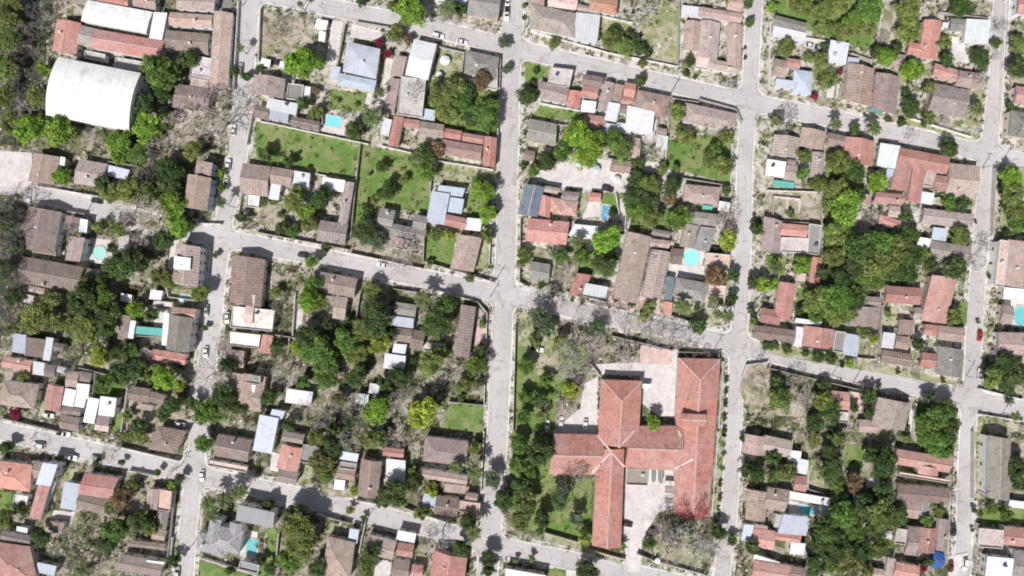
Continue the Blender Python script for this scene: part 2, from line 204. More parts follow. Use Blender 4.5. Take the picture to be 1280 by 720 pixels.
# trees: x y r kind ; kinds: d dark, g bright, m mid, o olive, y yellow-green, n pine, e reddish, B bare, b bare dark, P palm, f red-flowering
TREES = {
'00': '800 360 95 m;150 640 80 g;300 655 85 g;600 705 70 g;735 640 75 g;715 520 65 d;820 600 55 d;220 345 38 g;820 470 45 d;190 490 60 o;40 90 70 o;50 205 60 o;30 330 65 o;70 20 55 o;30 480 60 o;60 610 60 o;105 430 60 b;130 260 55 b;190 150 60 b;170 390 50 b;1170 360 24 d;1235 385 30 d;1200 240 24 P;960 560 100 B;1045 640 105 B;900 655 85 B;1185 520 60 B;640 510 60 b;250 490 35 B;470 690 55 B;120 560 60 B;1090 480 50 B;190 60 50 b;110 160 45 b;940 300 55 d',
'01': '310 165 45 g;510 200 45 d;600 45 60 g;690 60 60 m;660 235 75 o;560 250 55 o;740 250 60 o;840 130 70 d;850 210 60 d;870 300 72 g;890 405 58 g;955 400 35 d;745 130 75 b;1105 290 30 P;1105 150 24 g;1110 220 24 m;720 370 110 B;615 345 65 B;500 415 38 o;585 415 42 o;715 480 60 b;820 480 58 d;600 610 78 d;680 585 68 d;320 455 50 b;800 660 50 o;1210 370 34 d;62 330 78 b;55 440 75 b;50 560 70 b;35 670 66 b;20 390 60 d;90 385 50 b;15 510 60 b;85 500 46 d;20 620 60 d;75 620 50 b;90 700 46 b;20 290 50 b;860 690 45 o;965 30 55 o;785 30 60 B;1078 555 18 m;440 690 45 o;510 690 45 d;560 520 30 d',
'02': '40 100 70 b;20 30 60 b;70 40 50 d;20 180 60 b;60 200 36 o;180 150 80 o;255 60 58 o;420 60 85 d;520 40 60 m;540 125 68 d;430 200 78 o;520 205 58 d;330 180 58 o;150 190 48 d;680 110 48 g;765 130 42 d;340 360 65 b;500 340 55 y;600 320 50 d;670 312 38 m;725 335 36 B;605 430 62 d;685 410 58 d;520 480 50 m;820 450 68 g;900 490 38 y;1000 25 48 o;1025 200 20 d;1100 270 38 B;1050 430 85 B;1140 390 48 d;1040 620 75 m;1120 540 68 d;970 580 38 d;870 580 48 d;820 630 38 d;690 685 40 d;640 640 30 o;85 630 30 f;62 622 20 f;120 440 30 o;1190 600 45 d;740 430 42 o',
'03': '60 65 24 d;120 115 50 b;30 75 34 d;560 100 45 B;480 155 22 d;610 150 20 d;790 200 22 d;850 205 17 B;902 230 28 d;862 268 24 g;670 262 36 o;610 335 55 e;560 372 42 o;580 480 68 m;700 440 58 d;745 435 38 d;690 525 48 B;210 530 48 d;280 590 38 B;370 500 48 b;385 620 72 b;420 685 50 P;540 560 46 d;30 430 48 o;1020 55 48 m;1042 362 42 P;1120 345 45 P;1180 305 40 P;1062 420 36 P;1212 292 34 P;870 640 34 d;1150 690 26 d;110 380 30 d;500 650 50 b;700 20 34 o;640 15 34 o;760 480 40 o',
'10': '235 310 90 g;780 60 82 g;700 165 44 o;760 195 30 e;615 212 22 f;655 272 24 f;370 530 18 P;465 550 18 P;620 460 28 P;580 590 52 P;490 655 52 d;240 520 38 d;782 480 58 B;300 560 38 o;220 20 18 P;210 130 55 B;95 150 55 B;930 480 65 o;990 440 58 o;900 440 40 o;1050 450 50 d;1130 400 50 e;950 565 58 o;1080 590 50 d;1140 560 75 m;1160 610 62 m;1200 480 24 d;1030 520 50 m;930 95 32 B;1000 108 32 B;1090 130 30 B;1140 137 24 B;1240 215 32 n;960 40 48 P;1020 48 38 d;520 10 24 d;680 30 28 o;1255 345 28 n;15 345 24 d;95 95 28 B;300 450 22 e',
'11': '45 55 44 d;165 90 34 d;212 45 12 d;265 120 14 d;630 115 32 d;660 235 48 d;600 272 34 o;550 315 28 d;545 440 68 d;600 475 58 n;700 540 78 B;735 605 58 B;840 60 58 d;850 140 54 m;905 30 44 e;570 150 12 d;740 180 28 o;1140 240 58 g;1160 345 50 g;1105 200 36 m;1160 460 36 o;870 590 18 d;1070 670 28 o;280 590 36 m;190 290 58 o;250 335 48 g;330 270 58 d;270 400 48 o;122 350 18 d;130 420 36 d;185 440 36 m;350 520 32 d;900 450 38 o;960 455 36 y;1205 160 14 d;1200 270 14 d;1205 340 14 d;215 240 40 o;40 290 24 o;90 295 20 o',
'12': '270 60 68 g;290 -20 50 m;590 90 58 d;600 165 85 d;550 205 68 o;620 275 58 y;450 270 66 m;500 335 58 o;360 190 38 d;260 240 66 d;300 305 78 m;345 365 76 m;350 440 66 m;220 300 48 y;140 420 66 B;500 440 58 d;555 390 24 d;830 60 48 P;945 90 58 d;900 185 80 d;870 375 68 o;915 320 44 d;720 440 56 d;935 490 56 b;835 620 84 y;605 615 74 g;720 560 58 B;765 520 38 B;1030 545 26 d;1100 390 56 m;1125 310 38 d;1040 480 46 o;1120 470 28 d;1010 400 36 B;400 620 74 b;505 620 66 B;320 650 56 B;70 540 46 d;110 300 36 d;1130 180 22 o;790 362 22 d;580 15 48 o;660 230 40 d;40 430 50 b;240 590 40 b;120 80 44 B;420 560 40 o;470 665 42 d;390 700 42 d;160 680 40 d;640 480 40 d;790 600 34 d;230 470 40 m;560 640 38 o;130 160 36 b;100 20 30 o;460 180 34 d',
'13': '330 150 68 o;385 80 58 d;350 205 48 m;300 30 46 o;480 30 66 B;565 30 56 o;630 30 40 d;720 20 66 B;690 305 78 d;790 250 48 d;780 200 30 o;1000 180 36 P;1090 80 36 o;1090 200 46 P;1180 235 48 n;1240 345 56 d;880 285 38 y;800 340 36 B;830 400 40 o;1060 440 48 d;1085 500 44 P;930 510 68 B;1030 580 48 d;850 560 36 B;215 470 88 o;200 410 60 d;225 560 78 o;170 640 68 m;60 360 34 d;310 680 48 d;570 610 56 d;560 685 46 o;1160 630 46 d;1160 690 36 d;990 440 18 d;490 290 28 y;540 430 18 d;70 680 36 d;640 340 40 d;470 390 24 o;30 640 24 d',
'20': '490 205 50 o;560 235 56 o;510 160 36 d;580 178 30 d;612 205 34 d;640 250 38 d;600 50 95 B;680 30 50 B;890 310 28 d;645 405 34 d;120 355 18 d;75 480 54 d;95 420 22 d;330 670 76 g;410 705 60 g;510 700 56 m;830 560 44 o;770 580 38 B;840 655 28 m;870 690 46 o;980 650 34 B;1180 20 26 d;1185 115 28 d;1165 290 12 d;1165 240 10 d;210 215 34 o;110 195 18 B;270 235 22 B;550 300 36 B;650 315 26 o;870 372 18 d;915 388 12 d;1090 420 32 b;60 30 16 o;60 90 14 d;60 130 14 B;420 180 24 o;680 270 26 d;1070 680 40 o;1090 10 30 y;720 600 26 b',
'21': '250 40 54 m;175 90 50 d;110 130 34 m;380 40 85 g;540 20 66 m;690 30 56 b;630 100 34 d;620 180 48 d;690 200 56 o;800 210 48 d;600 270 56 d;620 330 58 m;680 280 56 d;790 270 38 e;830 370 66 m;700 370 56 o;470 480 74 g;330 490 36 P;350 560 46 m;460 605 62 d;240 560 42 m;60 550 36 o;55 590 28 m;240 690 56 B;710 540 32 b;1020 660 60 e;1105 660 36 d;1080 480 54 y;1080 380 56 B;1070 230 26 d;1050 110 56 o;980 80 40 o;1220 425 38 d;1225 210 22 b;1225 300 22 B;1205 690 36 d;1250 700 44 g;500 350 24 d;150 700 22 d;1010 30 40 m;750 130 34 o;290 610 30 B;520 560 26 m;820 120 24 m;1040 380 30 B;60 110 24 d',
'22': '140 150 60 n;175 205 44 n;240 265 44 o;425 200 50 n;300 340 95 B;400 300 78 B;560 320 85 B;700 200 62 B;580 165 58 B;480 135 54 B;330 120 54 B;820 245 58 B;890 300 50 b;290 510 48 y;75 390 48 m;170 460 38 m;60 545 40 m;135 560 44 d;60 640 40 m;150 640 38 o;230 610 64 B;705 668 42 g;1070 460 14 d;1070 520 14 d;1065 582 15 d;1060 652 15 d;1060 712 15 d;1038 420 10 d;1205 165 24 m;1195 110 22 d;1100 55 34 d;1010 60 30 P;1080 140 36 P;1030 132 26 P;850 90 44 P;925 95 22 d;690 90 42 o;600 75 22 d;520 48 22 d;660 145 34 y;300 60 13 o;350 75 13 o;415 85 16 B;930 190 42 d;1240 360 28 b;1275 285 30 d;185 30 48 B;120 60 44 B;700 300 42 B;640 185 50 B;760 235 46 B;540 110 46 B;250 90 44 B;420 110 40 B;120 260 36 o;250 400 60 B;340 430 50 B;30 210 24 b;210 20 30 d;970 330 24 B',
'23': '50 270 56 d;60 350 66 o;140 100 76 d;30 60 50 m;150 430 48 d;40 440 56 o;310 300 92 b;240 330 56 d;330 200 50 B;320 430 44 n;370 540 34 y;365 500 28 d;140 495 24 m;552 570 22 m;860 560 100 B;780 430 54 b;850 470 62 n;900 390 66 q;850 385 40 q;955 400 36 q;690 550 36 d;750 500 54 B;1030 500 44 d;1050 590 48 B;1100 540 28 d;375 690 62 d;1060 15 14 d;1055 62 16 P;1050 180 18 P;1040 260 15 d;1040 332 15 d;1030 385 9 d;1010 300 12 d;100 630 20 m;930 640 60 B;790 620 60 B;970 560 54 B;30 160 50 m;90 200 36 m;1150 30 18 d;1170 190 40 d;1220 210 46 d;1200 580 44 d;1165 400 20 m;20 640 18 m;1010 640 30 B',
'30': '180 40 58 o;270 60 56 o;350 30 60 o;420 110 56 m;380 155 54 o;500 60 74 m;480 145 54 o;280 140 46 o;90 240 48 o;20 40 30 g;690 50 66 o;700 150 70 o;590 285 52 g;640 245 34 d;540 260 38 d;720 350 62 g;690 470 28 d;710 540 54 d;800 590 34 o;800 440 36 o;260 310 48 o;290 400 56 o;880 215 38 o;890 300 38 d;950 40 46 d;1060 290 54 d;1140 220 28 d;1160 130 36 b;1140 280 24 B;1050 545 38 P;230 480 22 f;360 360 18 f;340 620 34 P;430 650 32 d;90 610 56 b;40 600 36 o;530 640 42 P;670 615 22 d;600 600 18 d;710 680 34 B;880 620 38 B;895 710 34 d;1250 340 58 d;1250 220 46 o;1210 530 26 d;1075 400 44 B;290 230 24 d;200 290 30 o;130 20 34 o;560 190 30 B;1000 50 34 d;780 620 20 d;60 470 18 B',
'31': '180 60 38 o;170 150 38 m;250 205 46 o;350 90 66 o;425 140 58 d;340 225 56 o;545 190 54 g;390 315 88 g;450 250 36 d;330 450 66 o;320 560 58 o;460 520 84 d;540 500 74 m;560 600 82 o;430 610 56 d;645 520 74 o;620 640 56 d;700 560 66 d;705 460 54 d;360 700 64 d;470 680 50 m;700 650 50 d;540 690 54 m;805 600 46 d;930 620 64 d;960 460 52 o;900 290 42 m;965 300 42 d;690 360 36 d;740 340 30 B;510 380 34 B;545 345 30 B;905 30 46 d;170 600 52 g;40 620 36 P;25 700 34 g;110 350 22 o;1210 170 58 g;1220 250 66 o;1235 330 58 o;1245 400 48 m;1190 450 22 d;1040 590 42 b;1090 500 34 b;1035 390 10 d;1105 660 13 d;380 400 40 d;640 460 40 m;300 300 40 o;270 640 40 d;770 560 44 m;400 460 46 d',
'32': '30 280 28 d;90 300 30 d;185 325 24 d;250 345 38 d;312 350 38 d;405 375 27 g;370 385 16 d;490 375 24 B;540 390 18 B;650 420 13 d;735 435 27 b;875 465 14 d;750 280 38 d;930 140 44 o;600 130 20 o;480 225 38 o;530 255 26 y;340 60 86 m;430 50 66 d;235 60 64 o;340 140 56 o;160 110 28 d;1120 440 58 o;1180 380 64 d;1235 430 70 d;1190 490 48 d;1200 560 22 d;1240 640 28 P;800 540 36 n;550 490 18 n;840 645 74 m;780 680 56 m;880 600 54 d;900 690 54 d;500 540 42 d;500 625 32 d;270 560 54 o;312 620 58 d;230 680 46 d;60 560 64 o;150 480 52 B;170 570 58 B;280 490 34 d;40 470 36 d;430 600 26 d;690 700 22 d;240 130 50 m;1050 170 12 o;410 130 36 o',
'33': '310 190 66 d;310 105 48 d;335 255 46 m;580 160 76 d;520 110 48 d;430 250 46 e;230 40 46 o;350 30 44 o;90 200 54 o;25 130 40 d;560 420 84 o;480 355 56 d;580 300 58 d;650 420 54 d;370 410 74 m;420 480 64 m;280 480 76 d;340 580 74 d;255 565 54 d;380 650 66 o;235 670 54 d;470 600 54 d;560 570 54 o;850 60 78 m;905 30 40 d;780 30 46 m;940 320 36 b;850 390 36 o;790 440 34 m;1240 180 56 d;1255 255 46 d;1120 380 32 o;1190 410 36 m;1030 390 17 d;1065 410 10 d;1020 490 11 d;800 650 30 d;350 350 46 d;690 30 26 o;770 680 26 f;520 480 46 d;440 400 40 o;300 660 46 m;500 690 36 o;30 220 34 m',
}

# boundary walls: colour then polyline
WALLS = {
'00': 'w 1190 5 1165 440;w 1262 560 1232 720',
'01': 'w 170 207 520 267;w 1222 130 1192 345;g 545 88 690 112;w 965 395 1100 400;g 180 312 420 350',
'02': 'g 290 720 5 652;g 475 430 455 590;w 635 500 605 715;g 395 400 550 438;w 830 0 840 45 985 65;g 690 240 810 245',
'03': 'w 315 165 200 440;w 640 195 770 220;g 872 300 838 620;w 1002 632 1290 722;g 600 75 890 145;w 860 530 850 640',
'10': 'g 445 120 405 330;g 500 108 660 135;w 15 605 560 720;g 910 232 1040 262;w 1222 300 1208 670;g 1040 265 1030 350;g 330 620 330 560;w 20 40 10 300',
'11': 'g 520 0 500 180 472 465;w 625 8 780 45;g 877 165 870 235;w 915 85 1185 128;g 845 590 1190 690;g 470 545 830 622;g 0 440 460 528;w 300 150 490 182;g 840 480 835 590;w 1175 440 1165 600',
'12': 'w 900 12 1110 72 1155 125 1140 585;g 100 235 195 250;g 965 570 1140 588;g 800 90 778 290;w 195 30 182 235;g 690 5 810 22;w 165 255 160 330;g 520 30 500 150',
'13': 'g 300 412 470 460;w 112 510 98 640;w 1140 0 1125 300;g 740 380 960 455;w 500 345 620 365;w 545 460 515 600',
'20': 'g 838 0 830 330;w 445 78 600 112;w 95 155 480 262;w 480 262 830 332;g 75 600 280 628;w 140 515 335 552;w 1010 35 1150 72;g 800 490 930 510;g 940 495 1120 545 1150 610;w 785 500 780 640',
'21': 'g 590 78 480 72;w 772 0 768 110;w 577 250 565 430;g 42 380 38 690 85 715;g 580 135 770 145;g 850 170 1095 210;w 1102 0 1095 230;g 335 560 325 650;w 520 250 540 372',
'22': 'g 18 190 5 720;g 500 240 800 312;w 270 18 470 72;g 800 140 905 172;w 1065 0 1058 190;w 395 380 440 440;g 840 320 960 325;w 1058 370 1035 700;w 1155 440 1175 385 1280 372',
'23': 'g 165 505 330 552;w 415 600 565 640;g 630 612 700 640;w 705 645 960 715;w 1032 0 1000 420;g 5 60 0 200',
'30': 'w 575 0 552 180;w 195 188 400 222;w 14 110 8 400;w 720 592 1020 685;g 350 370 340 480;w 1190 0 1170 520;g 420 265 520 300;g 860 60 1100 90',
'31': 'g 282 0 265 560;g 75 388 265 398;w 32 262 160 275 158 340;w 100 268 98 340;g 30 262 26 350;g 840 325 1010 352;w 1062 130 1040 275;g 1142 120 1128 430;w 0 232 265 240;w 900 265 830 270',
'32': 'g 572 90 560 330;g 20 405 470 512;w 735 105 728 225;w 1062 505 1280 560;w 742 580 728 720;w 1062 632 1280 668;w 560 350 550 400;w 450 350 535 358;w 985 205 980 290;w 415 520 480 530',
'33': 'g 1032 0 1030 330;g 1052 460 1042 700;w 912 300 900 610;w 200 140 200 280;w 430 310 470 500;g 380 90 375 200;g 195 285 280 310',
}
# swimming pools: shape x y half-width half-height
POOLS = {'01':'o 500 545 32 32','02':'o 925 48 30 17','03':'r 1262 572 28 38','10':'r 390 608 36 26','21':'r 465 342 16 36;o 895 568 42 42','32':'o 1258 140 34 50','33':'r 190 388 38 20'}
POOL_LABEL = {'01':'round pale aqua pool in a walled yard near the left edge','02':'small oval pool in the dry garden above the tall brown house',
'03':'teal pool beside the grey villa of crossing hip roofs','10':'rectangular cyan pool on a white deck above the large walled lawn',
'210':'narrow deep blue pool beside the red and slate villa','211':'round cyan pool on a white terrace amid brown roofs','32':'oval teal pool cut by the right edge above the beige roof',
'33':'rectangular turquoise pool beside the curling white roof'}
# parked / moving vehicles: x y heading(h along cross streets, v along long streets) kind(c car, s suv, u pickup) colour
CARS = {
'00':'1165 648 v c w;1200 342 v s g','01':'480 284 h c k;1140 102 v c w;1130 192 v c w','02':'1135 148 v c w;1027 320 v c w;1030 112 v c g;240 636 h c w;900 682 h c w',
'03':'190 66 h s w;355 126 h s w;478 130 h c g;1008 220 v c w;885 702 v c g;318 8 h u w','10':'910 178 h s w;1030 208 h c w;1255 66 v u w;1258 5 v c w;98 312 h c k',
'11':'235 556 h c k;630 604 h c w','21':'478 224 h s k;1022 524 h c k','22':'125 306 h u w;246 672 v c w;367 684 v c w;176 688 v c w','23':'575 462 h c k',
'32':'1063 238 v c r;1062 430 v c w','33':'988 664 v s w;930 492 v c k;916 672 v c e','12':'605 690 h c w','30':'212 228 h c w;245 238 h c g','13':'500 505 v c k'}
POLES = {'00':'1215 30','01':'440 330;1185 320','03':'905 168;968 560','11':'405 518;1200 682','12':'1172 45','13':'545 455','20':'795 462;48 180','21':'28 175','22':'1010 305;560 205;190 62','30':'1000 95;1195 690','31':'1168 95;1070 120','32':'320 435;425 472;895 560;990 440','33':'1015 640;1040 300','10':'215 70;1190 175'}
# open ground: kind polygon ; L lawn, D dry lawn, P pale paving, E bare earth, K pink paving, R river scrub, A asphalt yard
PATCH = {
'00':'R -400 -400 230 -400 270 0 230 300 190 560 120 720 -400 720;E 310 0 440 0 420 100 300 90;A 1085 -20 1165 0 1165 60 1080 55;E 860 560 1140 440 1120 700 850 720',
'01':'R -400 -40 130 -40 40 10 -400 20;P -120 25 160 45 166 215 60 218 -120 200;R -400 270 115 250 95 720 -400 720;P 450 470 570 480 555 605 440 590;E 540 600 860 560 860 700 520 700;P 860 470 900 460 870 640 840 620;E 700 330 850 380 840 450 690 420',
'02':'R -400 0 60 0 50 240 -400 260;D 835 0 985 10 985 60 840 45;L 475 440 625 470 620 540 490 540;D 225 500 245 500 230 640 190 640;E 640 480 940 600 920 720 610 720;L 560 640 620 620 600 720 540 720;E 380 400 560 430 540 350 420 340;P 770 100 840 100 830 195 770 195',
'03':'L 0 290 75 310 60 400 -10 380;D 310 170 400 190 390 250 310 250;E 230 400 400 410 380 520 220 500;E 640 230 750 250 740 400 640 400;L 1002 645 1290 728 1290 800 1000 780;P 1210 480 1290 500 1280 640 1200 620;P 270 390 380 400 360 440 260 430;D 640 200 770 220 760 250 630 240;D 860 535 895 535 890 640 850 640',
'10':'E 20 60 380 110 340 330 10 290;P 380 100 440 110 400 330 350 320;L 375 445 545 470 540 560 370 550;P 340 565 460 590 440 680 330 660;P 560 460 590 460 575 530 545 520;D 915 245 1035 265 1020 420 900 400;L 880 420 1200 440 1200 670 850 620;P 650 290 690 290 660 500 620 560;P 480 120 640 160 620 210 470 190;L 0 610 560 722 500 730 0 730',
'11':'L 0 -80 520 20 490 180 0 85;L 522 5 780 45 870 160 870 340 700 330 630 310 480 460 500 180;D 915 88 1185 132 1175 230 905 195;L 845 420 1000 440 985 610 845 585;E 0 290 150 300 200 440 0 430;L 1060 220 1175 240 1165 430 1050 370;E 470 470 840 560 830 610 470 540;D 1110 470 1170 460 1160 640 1090 640',
'12':'L 970 575 1140 592 1130 720 920 720;E 1110 90 1150 130 1140 300 1080 340;P 195 40 240 60 230 200 185 210;E 560 390 650 370 650 450 570 460;E 290 490 480 490 480 600 290 590;K 1105 190 1150 200 1145 300 1090 290;E 960 350 1080 370 1060 420 930 400;P 820 270 950 275 940 310 820 300;E 150 590 260 600 250 680 150 680',
'13':'D 350 450 430 460 420 510 340 500;P 80 100 130 110 110 200 70 190;E 320 240 480 290 490 330 330 320;D 225 160 290 170 280 270 210 250;L 60 470 105 480 100 640 55 630;D 740 370 880 380 960 430 740 400;P 600 635 680 645 670 720 590 720;E 800 560 860 560 850 700 790 640;L 0 640 100 650 90 730 0 730',
'20':'D 635 90 835 0 830 325 690 290;D 445 80 600 110 620 200 450 190;L 140 530 335 560 320 600 90 590;L 65 310 190 340 140 400 70 420;D 790 500 860 515 850 700 780 690;P 660 540 730 600 700 720 640 700;L 870 670 1110 690 1100 740 780 740',
'21':'L 780 -20 1100 0 1090 200 775 115;P 120 130 300 60 350 60 590 100 575 240 520 245 240 215 130 185;D 340 250 390 250 370 360 340 340;L 445 250 540 255 530 360 440 300;P 385 290 445 290 440 365 350 370;L 590 340 780 320 830 400 680 430 590 420;P 545 250 575 260 560 400 530 370;P 790 600 960 610 965 680 780 665;P 640 90 760 90 740 145 650 130;L 300 500 520 560 500 660 320 640;E 80 500 300 560 290 700 90 700;P 330 400 400 410 400 540 370 530;P 855 520 960 540 950 610 850 610',
'22':'L 30 200 240 230 400 330 230 560 210 720 10 720;D 60 210 230 235 230 420 130 440 70 300;P 400 380 650 370 830 370 815 650 730 640 640 570 640 440 440 430;K 640 285 800 315 795 382 640 380;P 360 480 430 440 425 800 200 720 340 600;P 800 300 832 310 828 380 798 380;D 30 110 230 160 160 300 30 290;D 800 90 1060 120 1040 180 800 130;K 480 0 740 20 740 130 560 100 480 70;E 1165 400 1290 380 1290 600 1170 600',
'23':'L 0 0 200 20 200 230 400 230 400 560 160 500 0 480;P 565 180 825 180 820 380 730 400 650 540 640 700 580 700 550 500;D 700 560 960 590 950 700 650 600;D 170 500 330 550 400 580 560 640 540 660 160 530;L 180 680 280 690 270 730 180 730;P 270 690 320 690 320 740 270 740;D 1030 -20 1070 -20 1030 420 1000 420',
'30':'L 40 0 570 0 540 240 400 220 190 150 40 90;E 580 0 630 0 600 210 555 210;D 640 300 680 320 660 480 650 400;P 900 180 1010 200 1000 320 930 310;E 880 0 1110 10 1100 90 900 80;D 640 570 1020 680 1010 700 640 610;P 300 420 360 420 345 490 290 490;E 30 420 330 500 320 540 20 450;D 990 450 1080 450 1060 640 980 620;D 1210 180 1290 180 1290 430 1210 430',
'31':'E 0 235 265 245 260 390 0 370;L 290 30 480 60 470 230 400 420 380 700 270 700;D 840 260 1030 280 1020 340 840 320;L -10 550 90 560 80 660 -10 640;E 470 330 560 380 560 430 480 400;P 670 310 770 320 760 390 680 390;D 1160 100 1290 120 1290 460 1160 450;P 740 500 800 580 760 620 740 560',
'32':'E 0 500 150 500 200 640 0 640;D 575 90 655 95 640 210 575 200;E 450 230 560 240 555 350 455 340;L 140 0 480 0 400 180 150 140;P 720 220 790 220 780 310 715 310;K 420 520 480 530 470 630 410 620;P 715 580 745 580 730 720 690 720;D 1060 640 1100 640 1100 720 1040 720;E 1100 670 1290 680 1290 720 1100 720;P 1170 30 1290 40 1290 200 1220 200;D 0 270 560 380 950 470 940 490 0 330;L 950 60 1000 70 990 190 920 190;L 740 570 950 600 940 720 740 720',
'33':'L 380 60 480 70 470 190 385 180;D 195 140 280 140 280 300 200 280;P 105 340 270 375 260 420 100 400;E 440 310 490 310 520 520 440 500;P 500 500 640 490 660 540 510 530;D 1035 0 1095 0 1080 340 1035 340;E 1215 30 1290 60 1290 330 1215 330;P 490 230 560 230 540 270 490 280;L 1050 380 1290 370 1290 460 1050 450;P 900 620 1000 600 940 720 900 720',
}
PARASOLS = {'10':'945 302 26 w;915 372 15 w','21':'525 178 18 w;418 128 24 l;335 100 16 w','33':'845 640 44 b','23':'728 645 15 w'}

def sheet(key, x, y):
    return (int(key[0]) * 320 + x / 4.0, int(key[1]) * 180 + y / 4.0)
def ground(px, py, h=0.0):
    f = S * (CAM_H - h) / CAM_H          # what stands h metres up was measured that much too large
    return ((px - 640) * f, (360 - py) * f)

# ------------------------------------------------------------------ helpers
def mesh(name, verts, faces, mats=(), mi=None, uvs=None, cols=None, smooth=False):
    me = bpy.data.meshes.new(name)
    me.from_pydata(verts, [], faces)
    for m in mats: me.materials.append(m)
    if mi: me.polygons.foreach_set('material_index', mi)
    if uvs:
        ul = me.uv_layers.new(name='UVMap')
        ul.data.foreach_set('uv', [c for uv in uvs for c in uv])
    if cols:
        a = me.attributes.new('tint', 'FLOAT', 'FACE')
        a.data.foreach_set('value', cols)
    if smooth: me.polygons.foreach_set('use_smooth', [True] * len(me.polygons))
    me.update()
    return me
def obj(name, me, parent=None, color=None):
    o = bpy.data.objects.new(name, me); COL.objects.link(o)
    if parent is not None: o.parent = parent
    if color: o.color = (*color[:3], 1)
    return o
def empty(name, loc=(0, 0, 0), rz=0):
    o = bpy.data.objects.new(name, None); COL.objects.link(o)
    o.location = loc; o.rotation_euler.z = rz; o.empty_display_size = .5
    return o
THINGS = []
def tag(o, desc, cat, pos, group=None, hand=None):
    o['category'] = cat
    if group: o['group'] = group
    THINGS.append(dict(o=o, desc=desc, cat=cat, px=pos, hand=hand))
    return o
def structure(name, me, label):
    o = obj(name, me); o['kind'] = 'structure'; o['label'] = label
    return o

class MB:
    def __init__(s): s.v = []; s.f = []; s.m = []; s.uv = []; s.c = []
    def face(s, pts, mi=0, uv=None, c=1.0):
        i = len(s.v); s.v += [tuple(p) for p in pts]; n = len(pts)
        s.f.append(tuple(range(i, i + n))); s.m.append(mi); s.c.append(c)
        s.uv += uv if uv else [(p[0], p[1]) for p in pts]
    def box(s, x0, x1, y0, y1, z0, z1, mi=0):
        p = lambda x, y, z: (x, y, z)
        s.face([p(x0,y0,z1),p(x1,y0,z1),p(x1,y1,z1),p(x0,y1,z1)], mi)
        s.face([p(x0,y1,z0),p(x1,y1,z0),p(x1,y0,z0),p(x0,y0,z0)], mi)
        s.face([p(x0,y0,z0),p(x1,y0,z0),p(x1,y0,z1),p(x0,y0,z1)], mi)
        s.face([p(x1,y1,z0),p(x0,y1,z0),p(x0,y1,z1),p(x1,y1,z1)], mi)
        s.face([p(x0,y1,z0),p(x0,y0,z0),p(x0,y0,z1),p(x0,y1,z1)], mi)
        s.face([p(x1,y0,z0),p(x1,y1,z0),p(x1,y1,z1),p(x1,y0,z1)], mi)
    def prism(s, ring, z0, z1, mi=0, cap=True, bottom=False):
        n = len(ring)
        for i in range(n):
            a, b = ring[i], ring[(i + 1) % n]
            s.face([(a[0],a[1],z0),(b[0],b[1],z0),(b[0],b[1],z1),(a[0],a[1],z1)], mi)
        if cap: s.face([(p[0],p[1],z1) for p in ring], mi)
        if bottom: s.face([(p[0],p[1],z0) for p in reversed(ring)], mi)
    def tube(s, a, b, ra, rb, n=6, mi=0, c=1.0, cap=False):
        a, b = Vector(a), Vector(b); d = (b - a)
        if d.length < 1e-6: return
        d.normalize(); u = d.orthogonal().normalized(); w = d.cross(u)
        ra_ = [a + (u*math.cos(t)+w*math.sin(t))*ra for t in [2*math.pi*i/n for i in range(n)]]
        rb_ = [b + (u*math.cos(t)+w*math.sin(t))*rb for t in [2*math.pi*i/n for i in range(n)]]
        for i in range(n):
            s.face([ra_[i], ra_[(i+1)%n], rb_[(i+1)%n], rb_[i]], mi, c=c)
        if cap: s.face(rb_, mi, c=c)
    def mesh(s, name, mats, smooth=False):
        return mesh(name, s.v, s.f, mats, s.m, s.uv, s.c, smooth)

# ------------------------------------------------------------------ materials
def nodes(name):
    m = bpy.data.materials.new(name); m.use_nodes = True
    nt = m.node_tree; b = nt.nodes['Principled BSDF']
    b.inputs['Specular IOR Level'].default_value = .25
    return m, nt, b
def N(nt, t, **kw):
    n = nt.nodes.new(t)
    for k, v in kw.items():
        if k in n.inputs: n.inputs[k].default_value = v
        else: setattr(n, k, v)
    return n
def L(nt, a, b): nt.links.new(a, b)
def math_(nt, op, a, b=None, clamp=False):
    n = nt.nodes.new('ShaderNodeMath'); n.operation = op; n.use_clamp = clamp
    for i, v in enumerate((a, b)):
        if v is None: continue
        if isinstance(v, (int, float)): n.inputs[i].default_value = v
        else: L(nt, v, n.inputs[i])
    return n.outputs[0]
def mix(nt, fac, a, b, mode='MIX'):
    n = nt.nodes.new('ShaderNodeMix'); n.data_type = 'RGBA'; n.blend_type = mode
    for s_, v in ((n.inputs[0], fac), (n.inputs[6], a), (n.inputs[7], b)):
        if isinstance(v, (int, float)): s_.default_value = v
        elif isinstance(v, tuple): s_.default_value = (*v[:3], 1)
        else: L(nt, v, s_)
    return n.outputs[2]
def ramp(nt, v, lo, hi):
    n = nt.nodes.new('ShaderNodeMapRange'); n.interpolation_type = 'SMOOTHSTEP'
    L(nt, v, n.inputs[0]); n.inputs[1].default_value = lo; n.inputs[2].default_value = hi
    return n.outputs[0]
def wnoise(nt, scale, detail=4, rough=.6, offs=0, vec=None, dist=0):
    if vec is None:
        g = nt.nodes.new('ShaderNodeNewGeometry'); vec = g.outputs['Position']
    mp = nt.nodes.new('ShaderNodeMapping'); mp.inputs['Location'].default_value = (offs, offs * 1.7, offs * .6)
    L(nt, vec, mp.inputs['Vector'])
    n = N(nt, 'ShaderNodeTexNoise', Scale=scale, Detail=detail, Roughness=rough, Distortion=dist)
    L(nt, mp.outputs[0], n.inputs['Vector'])
    return n.outputs['Fac']
